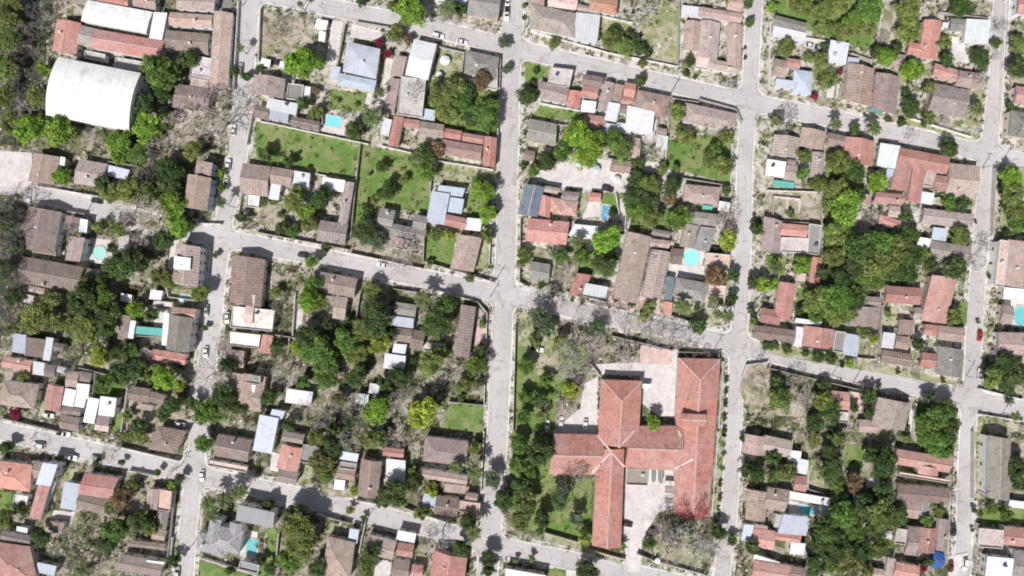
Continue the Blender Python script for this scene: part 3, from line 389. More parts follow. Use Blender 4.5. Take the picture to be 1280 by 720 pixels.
def gmat(name, cols, scale=.25, fine=1.6, rough=.95, dark=None, offs=0):
    '''ground-like surface: patches of several colours at two scales'''
    m, nt, b = nodes(name)
    c = cols[0]
    out = None
    for i, cc in enumerate(cols[1:]):
        f = ramp(nt, wnoise(nt, scale * (1 + i * .9), 5, .65, offs + 11 * (i + 1), dist=.4), .46, .60)
        out = mix(nt, f, out if out is not None else c, cc)
    f2 = wnoise(nt, fine, 3, .7, offs + 3)
    v = math_(nt, 'ADD', math_(nt, 'MULTIPLY', f2, .7), .65)
    cb = nt.nodes.new('ShaderNodeCombineColor')
    for i in range(3): L(nt, v, cb.inputs[i])
    out = mix(nt, 1.0, out, cb.outputs[0], 'MULTIPLY')
    if dark:
        f3 = ramp(nt, wnoise(nt, fine * 1.4, 2, .5, offs + 29), dark[0], dark[0] + .08)
        out = mix(nt, f3, out, dark[1])
    L(nt, out, b.inputs['Base Color']); b.inputs['Roughness'].default_value = rough
    return m
M = {}
M['yard'] = gmat('yard_ground', [(.17,.165,.095),(.31,.275,.225),(.115,.14,.055),(.08,.095,.04),(.36,.32,.275)], .075, .8, dark=(.66,(.06,.065,.03)))
M['yard_pale'] = gmat('sandy_yard_ground', [(.40,.365,.31),(.23,.235,.12),(.48,.445,.40),(.14,.17,.06),(.52,.485,.45)], .09, .8, dark=(.68,(.08,.09,.04)), offs=2)
M['lawn'] = gmat('lawn_grass', [(.125,.215,.052),(.16,.235,.07),(.11,.185,.045),(.225,.25,.105)], .07, 1.6, offs=5)
M['dry'] = gmat('dry_grass', [(.27,.28,.145),(.35,.335,.22),(.18,.22,.085),(.40,.375,.29)], .13, 1.2, offs=9)
M['paving'] = gmat('pale_paving', [(.60,.56,.555),(.545,.51,.50),(.64,.60,.59)], .12, .6, offs=14)
M['earth'] = gmat('bare_earth', [(.40,.35,.30),(.47,.42,.37),(.29,.26,.20),(.20,.205,.11)], .11, .7, offs=17)
M['pink'] = gmat('pink_paving', [(.58,.40,.38),(.53,.40,.375),(.63,.48,.455)], .2, .9, offs=21)
M['scrub'] = gmat('river_scrub', [(.075,.075,.055),(.11,.13,.06),(.30,.28,.26),(.05,.046,.045),(.09,.115,.05)], .12, .7, offs=25, dark=(.62,(.035,.035,.03)))
M['asphalt'] = gmat('asphalt', [(.20,.195,.195),(.26,.25,.25)], .2, .8, offs=31)
M['far'] = gmat('far_ground', [(.16,.17,.09),(.25,.23,.17),(.11,.13,.06)], .02, .3, offs=37)
M['pave'] = gmat('pavement', [(.57,.53,.525),(.63,.595,.585),(.46,.425,.385),(.25,.25,.15)], .13, 1.0, offs=41)
M['kerb'] = gmat('kerb_concrete', [(.74,.71,.71),(.58,.555,.55)], .3, 1.0, offs=43)
def road_mat():
    m, nt, b = nodes('street_concrete')
    f = wnoise(nt, .05, 5, .6, 3); f2 = wnoise(nt, .9, 4, .7, 8); f3 = wnoise(nt, .22, 4, .65, 19, dist=1.5)
    c = mix(nt, ramp(nt, f, .35, .65), (.535,.508,.518), (.46,.432,.435))
    c = mix(nt, ramp(nt, f3, .52, .68), c, (.385,.352,.335))
    c = mix(nt, math_(nt, 'MULTIPLY', ramp(nt, f2, .5, .8), .5), c, (.60,.565,.565))
    uv = nt.nodes.new('ShaderNodeUVMap'); sp = nt.nodes.new('ShaderNodeSeparateXYZ'); L(nt, uv.outputs[0], sp.inputs[0])
    # v runs from kerb to kerb (metres from the crown of the road)
    av = math_(nt, 'ABSOLUTE', sp.outputs[1])
    tr = math_(nt, 'SUBTRACT', 1.0, ramp(nt, math_(nt, 'ABSOLUTE', math_(nt, 'SUBTRACT', math_(nt, 'ABSOLUTE', math_(nt, 'SUBTRACT', av, 1.5)), .75)), .05, .5))
    tr = math_(nt, 'MULTIPLY', tr, ramp(nt, wnoise(nt, .11, 3, .6, 44), .35, .65))
    c = mix(nt, math_(nt, 'MULTIPLY', tr, .30), c, (.33,.30,.30))
    gut = ramp(nt, math_(nt, 'ADD', av, math_(nt, 'MULTIPLY', wnoise(nt, .4, 3, .6, 51), 1.6)), 3.4, 4.3)
    c = mix(nt, math_(nt, 'MULTIPLY', gut, .4), c, (.40,.365,.33))
    # joints between the slabs
    br = N(nt, 'ShaderNodeTexBrick', Scale=1.0); br.offset = 0
    br.inputs['Brick Width'].default_value = 5.2; br.inputs['Row Height'].default_value = 3.4; br.inputs['Mortar Size'].default_value = .05
    L(nt, uv.outputs[0], br.inputs['Vector'])
    c = mix(nt, math_(nt, 'MULTIPLY', br.outputs['Fac'], .45), c, (.27,.25,.24))
    st = ramp(nt, wnoise(nt, .5, 2, .4, 60), .64, .74)
    c = mix(nt, math_(nt, 'MULTIPLY', st, .45), c, (.2,.185,.18))
    L(nt, c, b.inputs['Base Color']); b.inputs['Roughness'].default_value = .85
    return m
M['road'] = road_mat()

def objcol(nt):
    oi = nt.nodes.new('ShaderNodeObjectInfo'); return oi
def tile_mat(name, period, stripe, lich):
    m, nt, b = nodes(name)
    oi = objcol(nt); uv = nt.nodes.new('ShaderNodeUVMap')
    sp = nt.nodes.new('ShaderNodeSeparateXYZ'); L(nt, uv.outputs[0], sp.inputs[0])
    n1 = wnoise(nt, .35, 4, .65, 2); n2 = wnoise(nt, 1.7, 4, .7, 7); n3 = wnoise(nt, .13, 3, .5, 12)
    w = math_(nt, 'SINE', math_(nt, 'ADD', math_(nt, 'MULTIPLY', sp.outputs[0], 2 * math.pi / period), math_(nt, 'MULTIPLY', n2, 2.0)))
    rows = math_(nt, 'SINE', math_(nt, 'MULTIPLY', sp.outputs[1], 2 * math.pi / .42))
    v = math_(nt, 'ADD', math_(nt, 'MULTIPLY', w, stripe), 1.0)
    v = math_(nt, 'ADD', v, math_(nt, 'MULTIPLY', rows, .05))
    v = math_(nt, 'ADD', v, math_(nt, 'MULTIPLY', math_(nt, 'SUBTRACT', n2, .5), 1.5))
    v = math_(nt, 'ADD', v, math_(nt, 'MULTIPLY', math_(nt, 'SUBTRACT', n1, .5), .8))
    cb = nt.nodes.new('ShaderNodeCombineColor')
    for i in range(3): L(nt, v, cb.inputs[i])
    hs = nt.nodes.new('ShaderNodeHueSaturation')
    L(nt, oi.outputs['Color'], hs.inputs['Color'])
    L(nt, math_(nt, 'ADD', math_(nt, 'MULTIPLY', n3, .7), .62), hs.inputs['Saturation'])
    c = mix(nt, 1.0, hs.outputs[0], cb.outputs[0], 'MULTIPLY')
    # pale weathering and dark lichen, different on every roof
    wv = nt.nodes.new('ShaderNodeVectorMath'); wv.operation = 'ADD'
    g = nt.nodes.new('ShaderNodeNewGeometry'); L(nt, g.outputs['Position'], wv.inputs[0])
    rc = nt.nodes.new('ShaderNodeCombineXYZ'); L(nt, math_(nt, 'MULTIPLY', oi.outputs['Random'], 90), rc.inputs[0]); L(nt, rc.outputs[0], wv.inputs[1])
    l1 = ramp(nt, wnoise(nt, .55, 5, .7, 31, wv.outputs[0], .5), .52, .68)
    c = mix(nt, math_(nt, 'MULTIPLY', l1, lich), c, (.085,.07,.066))
    l2 = ramp(nt, wnoise(nt, .42, 4, .7, 47, wv.outputs[0]), .56, .74)
    c = mix(nt, math_(nt, 'MULTIPLY', l2, .45), c, (.43,.37,.345))
    L(nt, c, b.inputs['Base Color']); b.inputs['Roughness'].default_value = .9
    bp = N(nt, 'ShaderNodeBump', Strength=.5, Distance=.05); L(nt, w, bp.inputs['Height']); L(nt, bp.outputs[0], b.inputs['Normal'])
    return m
M['tile'] = tile_mat('clay_tiles', .55, .10, .5)
M['ribbed'] = tile_mat('ribbed_clay_tiles', 1.05, .15, .4)
M['oldtile'] = tile_mat('weathered_school_tiles', .7, .08, .42)
M['newtile'] = tile_mat('new_clay_tiles', .6, .06, .12)
def metal_mat():
    m, nt, b = nodes('painted_sheet_metal')
    oi = objcol(nt); uv = nt.nodes.new('ShaderNodeUVMap')
    sp = nt.nodes.new('ShaderNodeSeparateXYZ'); L(nt, uv.outputs[0], sp.inputs[0])
    w = math_(nt, 'SINE', math_(nt, 'MULTIPLY', sp.outputs[0], 2 * math.pi / .9))
    fr = math_(nt, 'FRACT', math_(nt, 'DIVIDE', sp.outputs[0], 2.7))
    seam = math_(nt, 'LESS_THAN', fr, .05)
    st = wnoise(nt, .5, 5, .7, 5, uv.outputs[0]); n2 = wnoise(nt, .25, 4, .6, 9)
    v = math_(nt, 'ADD', math_(nt, 'MULTIPLY', w, .035), .96)
    v = math_(nt, 'SUBTRACT', v, math_(nt, 'MULTIPLY', seam, .14))
    v = math_(nt, 'SUBTRACT', v, math_(nt, 'MULTIPLY', ramp(nt, st, .46, .8), .34))
    cb = nt.nodes.new('ShaderNodeCombineColor')
    for i in range(3): L(nt, v, cb.inputs[i])
    c = mix(nt, 1.0, oi.outputs['Color'], cb.outputs[0], 'MULTIPLY')
    c = mix(nt, math_(nt, 'MULTIPLY', ramp(nt, n2, .56, .74), .35), c, (.40,.34,.30))
    L(nt, c, b.inputs['Base Color']); b.inputs['Roughness'].default_value = .55
    bp = N(nt, 'ShaderNodeBump', Strength=.4, Distance=.05); L(nt, w, bp.inputs['Height']); L(nt, bp.outputs[0], b.inputs['Normal'])
    return m
M['metal'] = metal_mat()
def slab_mat(name='concrete_slab', dirt=.55):
    m, nt, b = nodes(name)
    oi = objcol(nt)
    f = wnoise(nt, .4, 5, .7, 4, dist=.6); f2 = wnoise(nt, 1.6, 4, .7, 8)
    c = mix(nt, math_(nt, 'MULTIPLY', ramp(nt, f, .45, .72), dirt), oi.outputs['Color'], (.17,.155,.145))
    v = math_(nt, 'ADD', math_(nt, 'MULTIPLY', f2, .7), .65)
    cb = nt.nodes.new('ShaderNodeCombineColor')
    for i in range(3): L(nt, v, cb.inputs[i])
    c = mix(nt, 1.0, c, cb.outputs[0], 'MULTIPLY')
    L(nt, c, b.inputs['Base Color']); b.inputs['Roughness'].default_value = .9
    return m
M['slab'] = slab_mat()
M['wall'] = slab_mat('plaster_wall', .3)
def plain(name, col, rough=.5, metal=0, spec=.3):
    m, nt, b = nodes(name)
    f = wnoise(nt, 3, 3, .6, 1)
    c = mix(nt, f, tuple(x * .85 for x in col), tuple(min(1, x * 1.12) for x in col))
    L(nt, c, b.inputs['Base Color']); b.inputs['Roughness'].default_value = rough; b.inputs['Metallic'].default_value = metal
    b.inputs['Specular IOR Level'].default_value = spec
    return m
M['glass'] = plain('dark_window_glass', (.025,.03,.035), .12, 0, .6)
M['frame'] = plain('window_frame', (.55,.53,.5), .6)
M['wood'] = plain('door_wood', (.12,.07,.045), .6)
M['bark'] = plain('bark', (.14,.11,.09), .95)
M['barebark'] = plain('grey_bark', (.30,.265,.245), .95)
M['tyre'] = plain('tyre_rubber', (.02,.02,.02), .9)
M['hub'] = plain('wheel_hub', (.4,.4,.4), .4, .8)
M['lampglass'] = plain('lamp_glass', (.7,.7,.68), .2)
M['tail'] = plain('tail_lamp', (.35,.02,.02), .3)
M['polewood'] = plain('pole_concrete', (.33,.31,.29), .9)
M['water'] = None
def water_mat():
    m, nt, b = nodes('pool_water')
    oi = objcol(nt)
    f = wnoise(nt, .9, 3, .6, 2)
    c = mix(nt, math_(nt, 'MULTIPLY', f, .5), oi.outputs['Color'], (.5,.8,.82))
    L(nt, c, b.inputs['Base Color']); b.inputs['Roughness'].default_value = .08; b.inputs['Specular IOR Level'].default_value = .5
    return m
M['water'] = water_mat()
def paint_mat():
    m, nt, b = nodes('car_paint')
    oi = objcol(nt); f = wnoise(nt, 2, 3, .6, 2)
    c = mix(nt, math_(nt, 'MULTIPLY', f, .12), oi.outputs['Color'], (.3,.28,.26))
    L(nt, c, b.inputs['Base Color']); b.inputs['Roughness'].default_value = .3; b.inputs['Specular IOR Level'].default_value = .5
    return m
M['paint'] = paint_mat()
def leaf_mat(name, trans=.22):
    m, nt, b = nodes(name)
    oi = objcol(nt)
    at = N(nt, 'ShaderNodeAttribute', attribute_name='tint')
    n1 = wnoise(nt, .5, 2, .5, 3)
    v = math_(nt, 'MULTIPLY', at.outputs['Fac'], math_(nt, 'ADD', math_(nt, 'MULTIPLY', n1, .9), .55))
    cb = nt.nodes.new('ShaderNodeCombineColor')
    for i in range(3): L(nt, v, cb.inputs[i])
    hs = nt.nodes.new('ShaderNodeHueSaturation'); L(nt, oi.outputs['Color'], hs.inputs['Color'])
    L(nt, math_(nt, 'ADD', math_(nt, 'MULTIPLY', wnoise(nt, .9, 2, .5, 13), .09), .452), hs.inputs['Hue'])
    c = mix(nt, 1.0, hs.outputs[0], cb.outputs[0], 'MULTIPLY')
    L(nt, c, b.inputs['Base Color']); b.inputs['Roughness'].default_value = .65; b.inputs['Specular IOR Level'].default_value = .2
    tr = nt.nodes.new('ShaderNodeBsdfTranslucent'); L(nt, c, tr.inputs['Color'])
    ms = nt.nodes.new('ShaderNodeMixShader'); ms.inputs[0].default_value = trans
    L(nt, b.outputs[0], ms.inputs[1]); L(nt, tr.outputs[0], ms.inputs[2])
    L(nt, ms.outputs[0], nt.nodes['Material Output'].inputs['Surface'])
    return m
M['leaf'] = leaf_mat('foliage')
M['twig'] = leaf_mat('twigs', 0)

# ------------------------------------------------------------------ streets and blocks
def poly_fn(pts):
    pts = sorted(pts)
    def f(t):
        for (a, u), (b, v) in zip(pts, pts[1:]):
            if t <= b or (b, v) == pts[-1]:
                return u + (v - u) * (t - a) / (b - a)
    return f
V = {1: poly_fn([(-200,330),(0,314),(200,298),(290,277),(400,266),(500,253),(560,247),(650,236),(720,231),(950,212)]),
     2: poly_fn([(-200,652),(0,643),(100,637),(300,633),(365,630),(450,626),(540,622),(640,615),(720,609),(950,592)]),
     3: poly_fn([(-200,955),(0,943),(100,938),(200,931),(300,929),(400,925),(540,916),(640,912),(720,902),(950,880)]),
     4: poly_fn([(-200,1268),(0,1252),(100,1246),(200,1234),(300,1226),(400,1218),(480,1214),(560,1208),(720,1203),(950,1185)]),
     0: lambda y: -420.0, 5: lambda y: 1720.0}
VW = {0: 0, 1: 10.5, 2: 12, 3: 9.5, 4: 9.5, 5: 0}
H = {0: poly_fn([(-420,-176),(340,-6),(440,15),(540,35),(630,57),(780,92),(930,126),(1060,152),(1230,191),(1720,305)]),
     1: poly_fn([(-420,150),(0,230),(60,244),(140,265),(215,284),(280,298),(400,321),(500,342),(628,367),(750,394),(850,414),(920,431),(1080,470),(1215,498),(1720,604)]),
     2: poly_fn([(-420,440),(0,538),(80,556),(160,574),(240,592),(320,609),(420,631),(540,660),(615,681),(740,706),(800,719),(900,740),(1720,940)]),
     -1: lambda x: -330.0, 3: lambda x: 1050.0}
HW = {-1: 0, 0: 10.5, 1: 10.5, 2: 11, 3: 0}
def corner(i, si, j, sj):
    x, y = V[i](300), H[j](600)
    for _ in range(25):
        x = V[i](y) + si * VW[i]; y = H[j](x) + sj * HW[j]
    return x, y
def block_outline(i0, i1, j0, j1, r=13):
    TL, TR, BR, BL = corner(i0,1,j0,1), corner(i1,-1,j0,1), corner(i1,-1,j1,-1), corner(i0,1,j1,-1)
    n = 14
    def hedge(a, b, j, s_): return [(a[0]+(b[0]-a[0])*k/n, H[j](a[0]+(b[0]-a[0])*k/n)+s_*HW[j]) for k in range(n+1)]
    def vedge(a, b, i, s_): return [(V[i](a[1]+(b[1]-a[1])*k/n)+s_*VW[i], a[1]+(b[1]-a[1])*k/n) for k in range(n+1)]
    sides = [hedge(TL,TR,j0,1), vedge(TR,BR,i1,-1), hedge(BR,BL,j1,-1), vedge(BL,TL,i0,1)]
    out = []
    for k, e in enumerate(sides):
        nxt = sides[(k+1) % 4]
        c = e[-1]
        keep = [p for p in e if math.dist(p, e[0]) > r*1.3 and math.dist(p, c) > r*1.3]
        out += keep
        d1 = Vector((keep[-1][0]-c[0], keep[-1][1]-c[1])).normalized() * r
        q = [p for p in nxt if math.dist(p, c) > r*1.3][0]
        d2 = Vector((q[0]-c[0], q[1]-c[1])).normalized() * r
        for t in (0,.17,.33,.5,.67,.83,1):
            out.append((c[0]+d1[0]*(1-t)**2+d2[0]*t*t, c[1]+d1[1]*(1-t)**2+d2[1]*t*t))
    return out
def inset(ring, d):
    n = len(ring); out = []
    for i in range(n):
        a, b, c = Vector(ring[i-1]), Vector(ring[i]), Vector(ring[(i+1)%n])
        e1 = (b-a).normalized(); e2 = (c-b).normalized(); t = (e1+e2).normalized()
        nrm = Vector((-t[1], t[0]))
        k = max(.5, nrm.dot(Vector((-e1[1], e1[0]))))
        p = b + nrm * (d / k)
        out.append((p[0], p[1]))
    return out
BLOCKS = {   # key: columns, rows, name
 'A': (0,1,-1,1,"the white hall's block"), 'B0': (1,2,-1,0,'the strip along the top edge'), 'C0': (2,3,-1,0,'the dry lawn block at top'),
 'D0': (3,4,-1,0,'the orchard block at top'), 'E0': (4,5,-1,0,'the upper right corner strip'),
 'B1': (1,2,0,1,'the block with big lawns'), 'C1': (2,3,0,1,'the block above the school'), 'D1': (3,4,0,1,'the block with wooded middle'),
 'E1': (4,5,0,1,'the right edge strip'), 'A2': (0,1,1,2,'the round pool block'), 'B2': (1,2,1,2,'the block left of the school'),
 'C2': (2,3,1,2,'the school block'), 'D2': (3,4,1,3,'the block right of the school'), 'E2': (4,5,1,3,'the lower right corner strip'),
 'A3': (0,1,2,3,'the lower left corner block'), 'B3': (1,2,2,3,"the grey villa's block"), 'C3': (2,3,2,3,'the corner below the school')}
OUT = {}
for k, (a, b, c, d, nm) in BLOCKS.items():
    OUT[k] = block_outline(a, b, c, d)
def inside(p, ring):
    x, y = p; c = False; n = len(ring)
    for i in range(n):
        (x1, y1), (x2, y2) = ring[i], ring[i-1]
        if (y1 > y) != (y2 > y) and x < (x2-x1)*(y-y1)/(y2-y1)+x1: c = not c
    return c
def block_of(p):
    for k, r in OUT.items():
        if inside(p, r): return k
    best = min(OUT, key=lambda k: min(math.dist(p, q) for q in OUT[k]))
    return best

def sheet_mesh(name, ring_px, z, mat):
    pts = [(*ground(*p), z) for p in ring_px]
    me = mesh(name, pts, [tuple(reversed(range(len(pts))))], [mat])
    import bmesh
    bm = bmesh.new(); bm.from_mesh(me); bmesh.ops.triangulate(bm, faces=bm.faces[:]); bmesh.ops.recalc_face_normals(bm, faces=bm.faces[:])
    if bm.faces[:] and sum(f.normal.z * f.calc_area() for f in bm.faces) < 0: bmesh.ops.reverse_faces(bm, faces=bm.faces[:])
    bm.to_mesh(me); bm.free()
    return me
ORD0 = ['', 'one', 'two', 'three', 'four']
structure('ground', mesh('ground', [(-4000,-4000,-.03),(4000,-4000,-.03),(4000,4000,-.03),(-4000,4000,-.03)], [(0,1,2,3)], [M['far']]), 'dry green and brown land around the town')
structure('road', sheet_mesh('road', [(-420,-330),(1720,-330),(1720,1050),(-420,1050)], 0, M['road']), 'pale concrete streets crossing between the house blocks')
def carriageway(fn, w, vert, lo, hi, z, label):
    mb = MB(); n = 60; s = 0; prev = None
    for k in range(n+1):
        t = lo+(hi-lo)*k/n; c = fn(t)
        P = [ground(*((c+q*(w+.3), t) if vert else (t, c+q*(w+.3)))) for q in (-1, 1)]
        if prev:
            ds = math.dist(prev[0], P[0]); W = w*S
            f = [(*prev[0], z), (*prev[1], z), (*P[1], z), (*P[0], z)]; u = [(s,-W),(s,W),(s+ds,W),(s+ds,-W)]
            a = (f[1][0]-f[0][0])*(f[2][1]-f[0][1])-(f[1][1]-f[0][1])*(f[2][0]-f[0][0])
            if a < 0: f.reverse(); u.reverse()
            mb.face(f, 0, u); s += ds
        prev = P
    structure('carriageway', mb.mesh('carriageway', [M['road']]), label)
for i_ in (1, 2, 3, 4): carriageway(V[i_], VW[i_], True, -320, 1040, .004+.001*i_, 'pale street running down the picture, number %s from its left side' % ORD0[i_])
for j_ in (0, 1, 2): carriageway(H[j_], HW[j_], False, V[1](-10)+10 if j_ == 0 else -410, 1710, .012+.001*j_, 'pale cross street slanting over the picture, number %s from its top' % ORD0[j_+1])
PAV = 6.5
for k, ring in OUT.items():
    nm = BLOCKS[k][4]
    mb = MB(); g = [ground(*p) for p in ring]; g = list(reversed(g))
    mb.prism(g, -.02, .12, 0)
    structure('pavement', mb.mesh('pavement', [M['pave']]), 'pale kerbed pavement around ' + nm)
    r0 = inset(ring, .1); r1 = inset(ring, 1.3)
    mb = MB(); n = len(ring)
    for i in range(n):
        a, b, c, d = r0[i], r0[(i+1)%n], r1[(i+1)%n], r1[i]
        mb.face([(*ground(*p), .126) for p in (d, c, b, a)])
    structure('kerb', mb.mesh('kerb', [M['kerb']]), 'whitish kerb edge around ' + nm)
    structure('yard', sheet_mesh('yard', inset(ring, PAV), .130, M['yard_pale' if k in ('B1','C0','C1','D0','D1','E0','E1','B0') else 'yard']), 'patchy earth and weeds of ' + nm)
PK = {'L': ('lawn','lawn','green mown lawn'), 'D': ('dry_lawn','dry','dry straw-coloured grass'), 'P': ('courtyard','paving','pale paved yard'), 'E': ('bare_earth','earth','trodden bare earth'),
      'K': ('terrace_paving','pink','pinkish paved terrace'), 'R': ('riverbank','scrub','dark scrubby riverbank'), 'A': ('asphalt_yard','asphalt','dark paved yard')}
PATCHES = []
i = 0
for key, s in PATCH.items():
    for part in s.split(';'):
        t = part.split(); nums = list(map(float, t[1:]))
        ring = [sheet(key, nums[q], nums[q+1]) for q in range(0, len(nums), 2)]
        # wobble the outline: nothing grown has straight edges
        rr = []
        amp = {'L': 1.2, 'D': 1.8, 'E': 2.2, 'R': 3}.get(t[0], .2)
        for q in range(len(ring)):
            a, b = ring[q], ring[(q+1) % len(ring)]
            m_ = max(1, int(math.dist(a, b) / 5))
            for w in range(m_):
                p = (a[0]+(b[0]-a[0])*w/m_, a[1]+(b[1]-a[1])*w/m_)
                nv = noise.noise_vector(Vector((p[0]*.13, p[1]*.13, 3)))
                rr.append((p[0]+nv[0]*amp, p[1]+nv[1]*amp))
        nmk = PK[t[0]]
        i += 1
        structure(nmk[0], sheet_mesh(nmk[0], rr, .134 + .004 * (i % 40), M[nmk[1]]), nmk[2] + ' in ' + BLOCKS[block_of(ring[0])][4])
        PATCHES.append((t[0], rr))

# ------------------------------------------------------------------ houses
PAL = {'b': (.26,.205,.19), 'm': (.38,.295,.27), 'r': (.47,.245,.215), 'o': (.54,.29,.20), 'w': (.77,.785,.82), 'l': (.53,.58,.68), 'g': (.29,.27,.255),
       'c': (.54,.50,.485), 'k': (.63,.475,.44), 's': (.15,.18,.23), 't': (.12,.40,.36), 'p': (.74,.67,.63)}
CN = {'b': 'dark brown', 'm': 'pinkish-brown', 'r': 'salmon red', 'o': 'orange', 'w': 'white metal', 'l': 'light blue-grey metal',
      'g': 'dull grey', 'c': 'bare concrete', 'k': 'pale pink flat', 's': 'dark slate', 't': 'teal canvas', 'p': 'whitish flat'}
CS = {'b': 'brown', 'm': 'pinkish-brown', 'r': 'red', 'o': 'orange', 'w': 'white', 'l': 'blue-grey', 'g': 'grey', 'c': 'concrete', 'k': 'pink', 's': 'slate', 't': 'teal', 'p': 'whitish'}
WALLC = [(.72,.70,.66),(.65,.60,.53),(.76,.75,.73),(.60,.54,.48),(.68,.70,.73),(.62,.52,.46)]
def v2(a): return Vector((a[0], a[1]))
def win_mesh(w, h, name, pane):
    mb = MB(); t = .09
    mb.box(-w/2, w/2, -.02, .03, 0, t, 0); mb.box(-w/2, w/2, -.02, .03, h-t, h, 0)
    mb.box(-w/2, -w/2+t, -.02, .03, t, h-t, 0); mb.box(w/2-t, w/2, -.02, .03, t, h-t, 0)
    mb.box(-w/2+t, w/2-t, -.012, .012, t, h-t, 1)
    return mb.mesh(name, [M['frame'], pane])
WIN = win_mesh(1.3, 1.2, 'window', M['glass']); DOOR = win_mesh(1.0, 2.1, 'door', M['wood'])
def lerp(a, b, t): return a + (b - a) * t
def roof_mesh(q, typ, z, col, pitch, local):
    '''q: eave corners in world metres (A top-left, B top-right, C, D), z: eave height'''
    A, B, C, D = [Vector((p[0]-local[0], p[1]-local[1], z)) for p in q]
    mb = MB(); th = .14
    dn = Vector((0,0,-th))
    if typ in 'KX': A, B, C, D = D, A, B, C           # ridge runs along the other pair of sides
    ridge = None
    def up(p, h): return p + Vector((0,0,h))
    def uvf(pts, o, u):                                # u along the eave, v up the slope
        u = u.normalized(); n = (pts[1]-pts[0]).cross(pts[2]-pts[0])
        n = n.normalized() if n.length > 1e-6 else Vector((0,0,1))
        w = n.cross(u)
        return [((p-o).dot(u), (p-o).dot(w)) for p in pts]
    caps = []
    if typ in 'GKHX':
        half = (A-D).length / 2; hh = pitch * half
        r0, r1 = up((A+D)/2, hh), up((B+C)/2, hh)
        ln = (r1-r0).length
        if typ == 'H':
            ins = min(half, ln*.46); d = (r1-r0).normalized(); r0, r1 = r0+d*ins, r1-d*ins
        if typ == 'X':                                  # hipped at the far end only
            d = (r1-r0).normalized(); r1 = r1 - d*half
        f1 = [D, C, r1, r0]; f2 = [B, A, r0, r1]
        mb.face(f1, 0, uvf(f1, D, C-D)); mb.face(f2, 0, uvf(f2, A, B-A))
        if typ == 'H': e = [A, D, r0]; mb.face(e, 0, uvf(e, D, A-D))
        else: mb.face([A, D, r0], 1)
        if typ in 'HX': e = [C, B, r1]; mb.face(e, 0, uvf(e, C, B-C))
        else: mb.face([C, B, r1], 1)
        caps = [(r0, r1)]
        if typ == 'H': caps += [(r0, A), (r0, D), (r1, B), (r1, C)]
        if typ == 'X': caps += [(r1, B), (r1, C)]
    elif typ == 'V':
        nseg = 14; half = (A-D).length/2; rise = half*.22
        prev = None
        for k in range(nseg+1):
            t = k/nseg; zz = rise*(1-(2*t-1)**2)
            a, b = up(lerp(A, D, t), zz), up(lerp(B, C, t), zz)
            if prev:
                s0 = t*(A-D).length; s1 = s0-(A-D).length/nseg; w = (A-B).length
                mb.face([prev[0], a, b, prev[1]], 0, [(0,s1),(0,s0),(w,s0),(w,s1)])
            prev = (a, b)
        for P, Q in ((A, D), (B, C)):
            ring = [up(lerp(P, Q, k/nseg), rise*(1-(2*k/nseg-1)**2)) for k in range(nseg+1)]
            mb.face(ring if P is A else list(reversed(ring)), 1)
    else:
        sl = .05 * min((A-D).length, 8)
        A2, B2 = up(A, sl), up(B, sl)
        f = [D, C, B2, A2]; mb.face(f, 0, uvf(f, D, C-D))
        mb.face([C, B, B2], 1); mb.face([A, D, A2], 1); mb.face([B, A, A2, B2], 1)
    base = [A, B, C, D]
    for i in range(4):
        p, r = base[i], base[(i+1)%4]
        mb.face([p, r, r+dn, p+dn][::-1], 0)
    mb.face([p+dn for p in base], 0)
    return mb, caps
def strip(p, r, w, lift):
    '''a low rounded cap lying along an edge'''
    d = (r-p); s = Vector((-d.y, d.x, 0)).normalized()*w; u = Vector((0,0,lift))
    mb = MB()
    mb.face([p-s, r-s, r+u, p+u][::1]); mb.face([p+u, r+u, r+s, p+s])
    mb.face([p-s, p+u, p+s]); mb.face([r-s, r+s, r+u])
    return mb
WORLD_ROOFS = []
HOUSE_N = 0
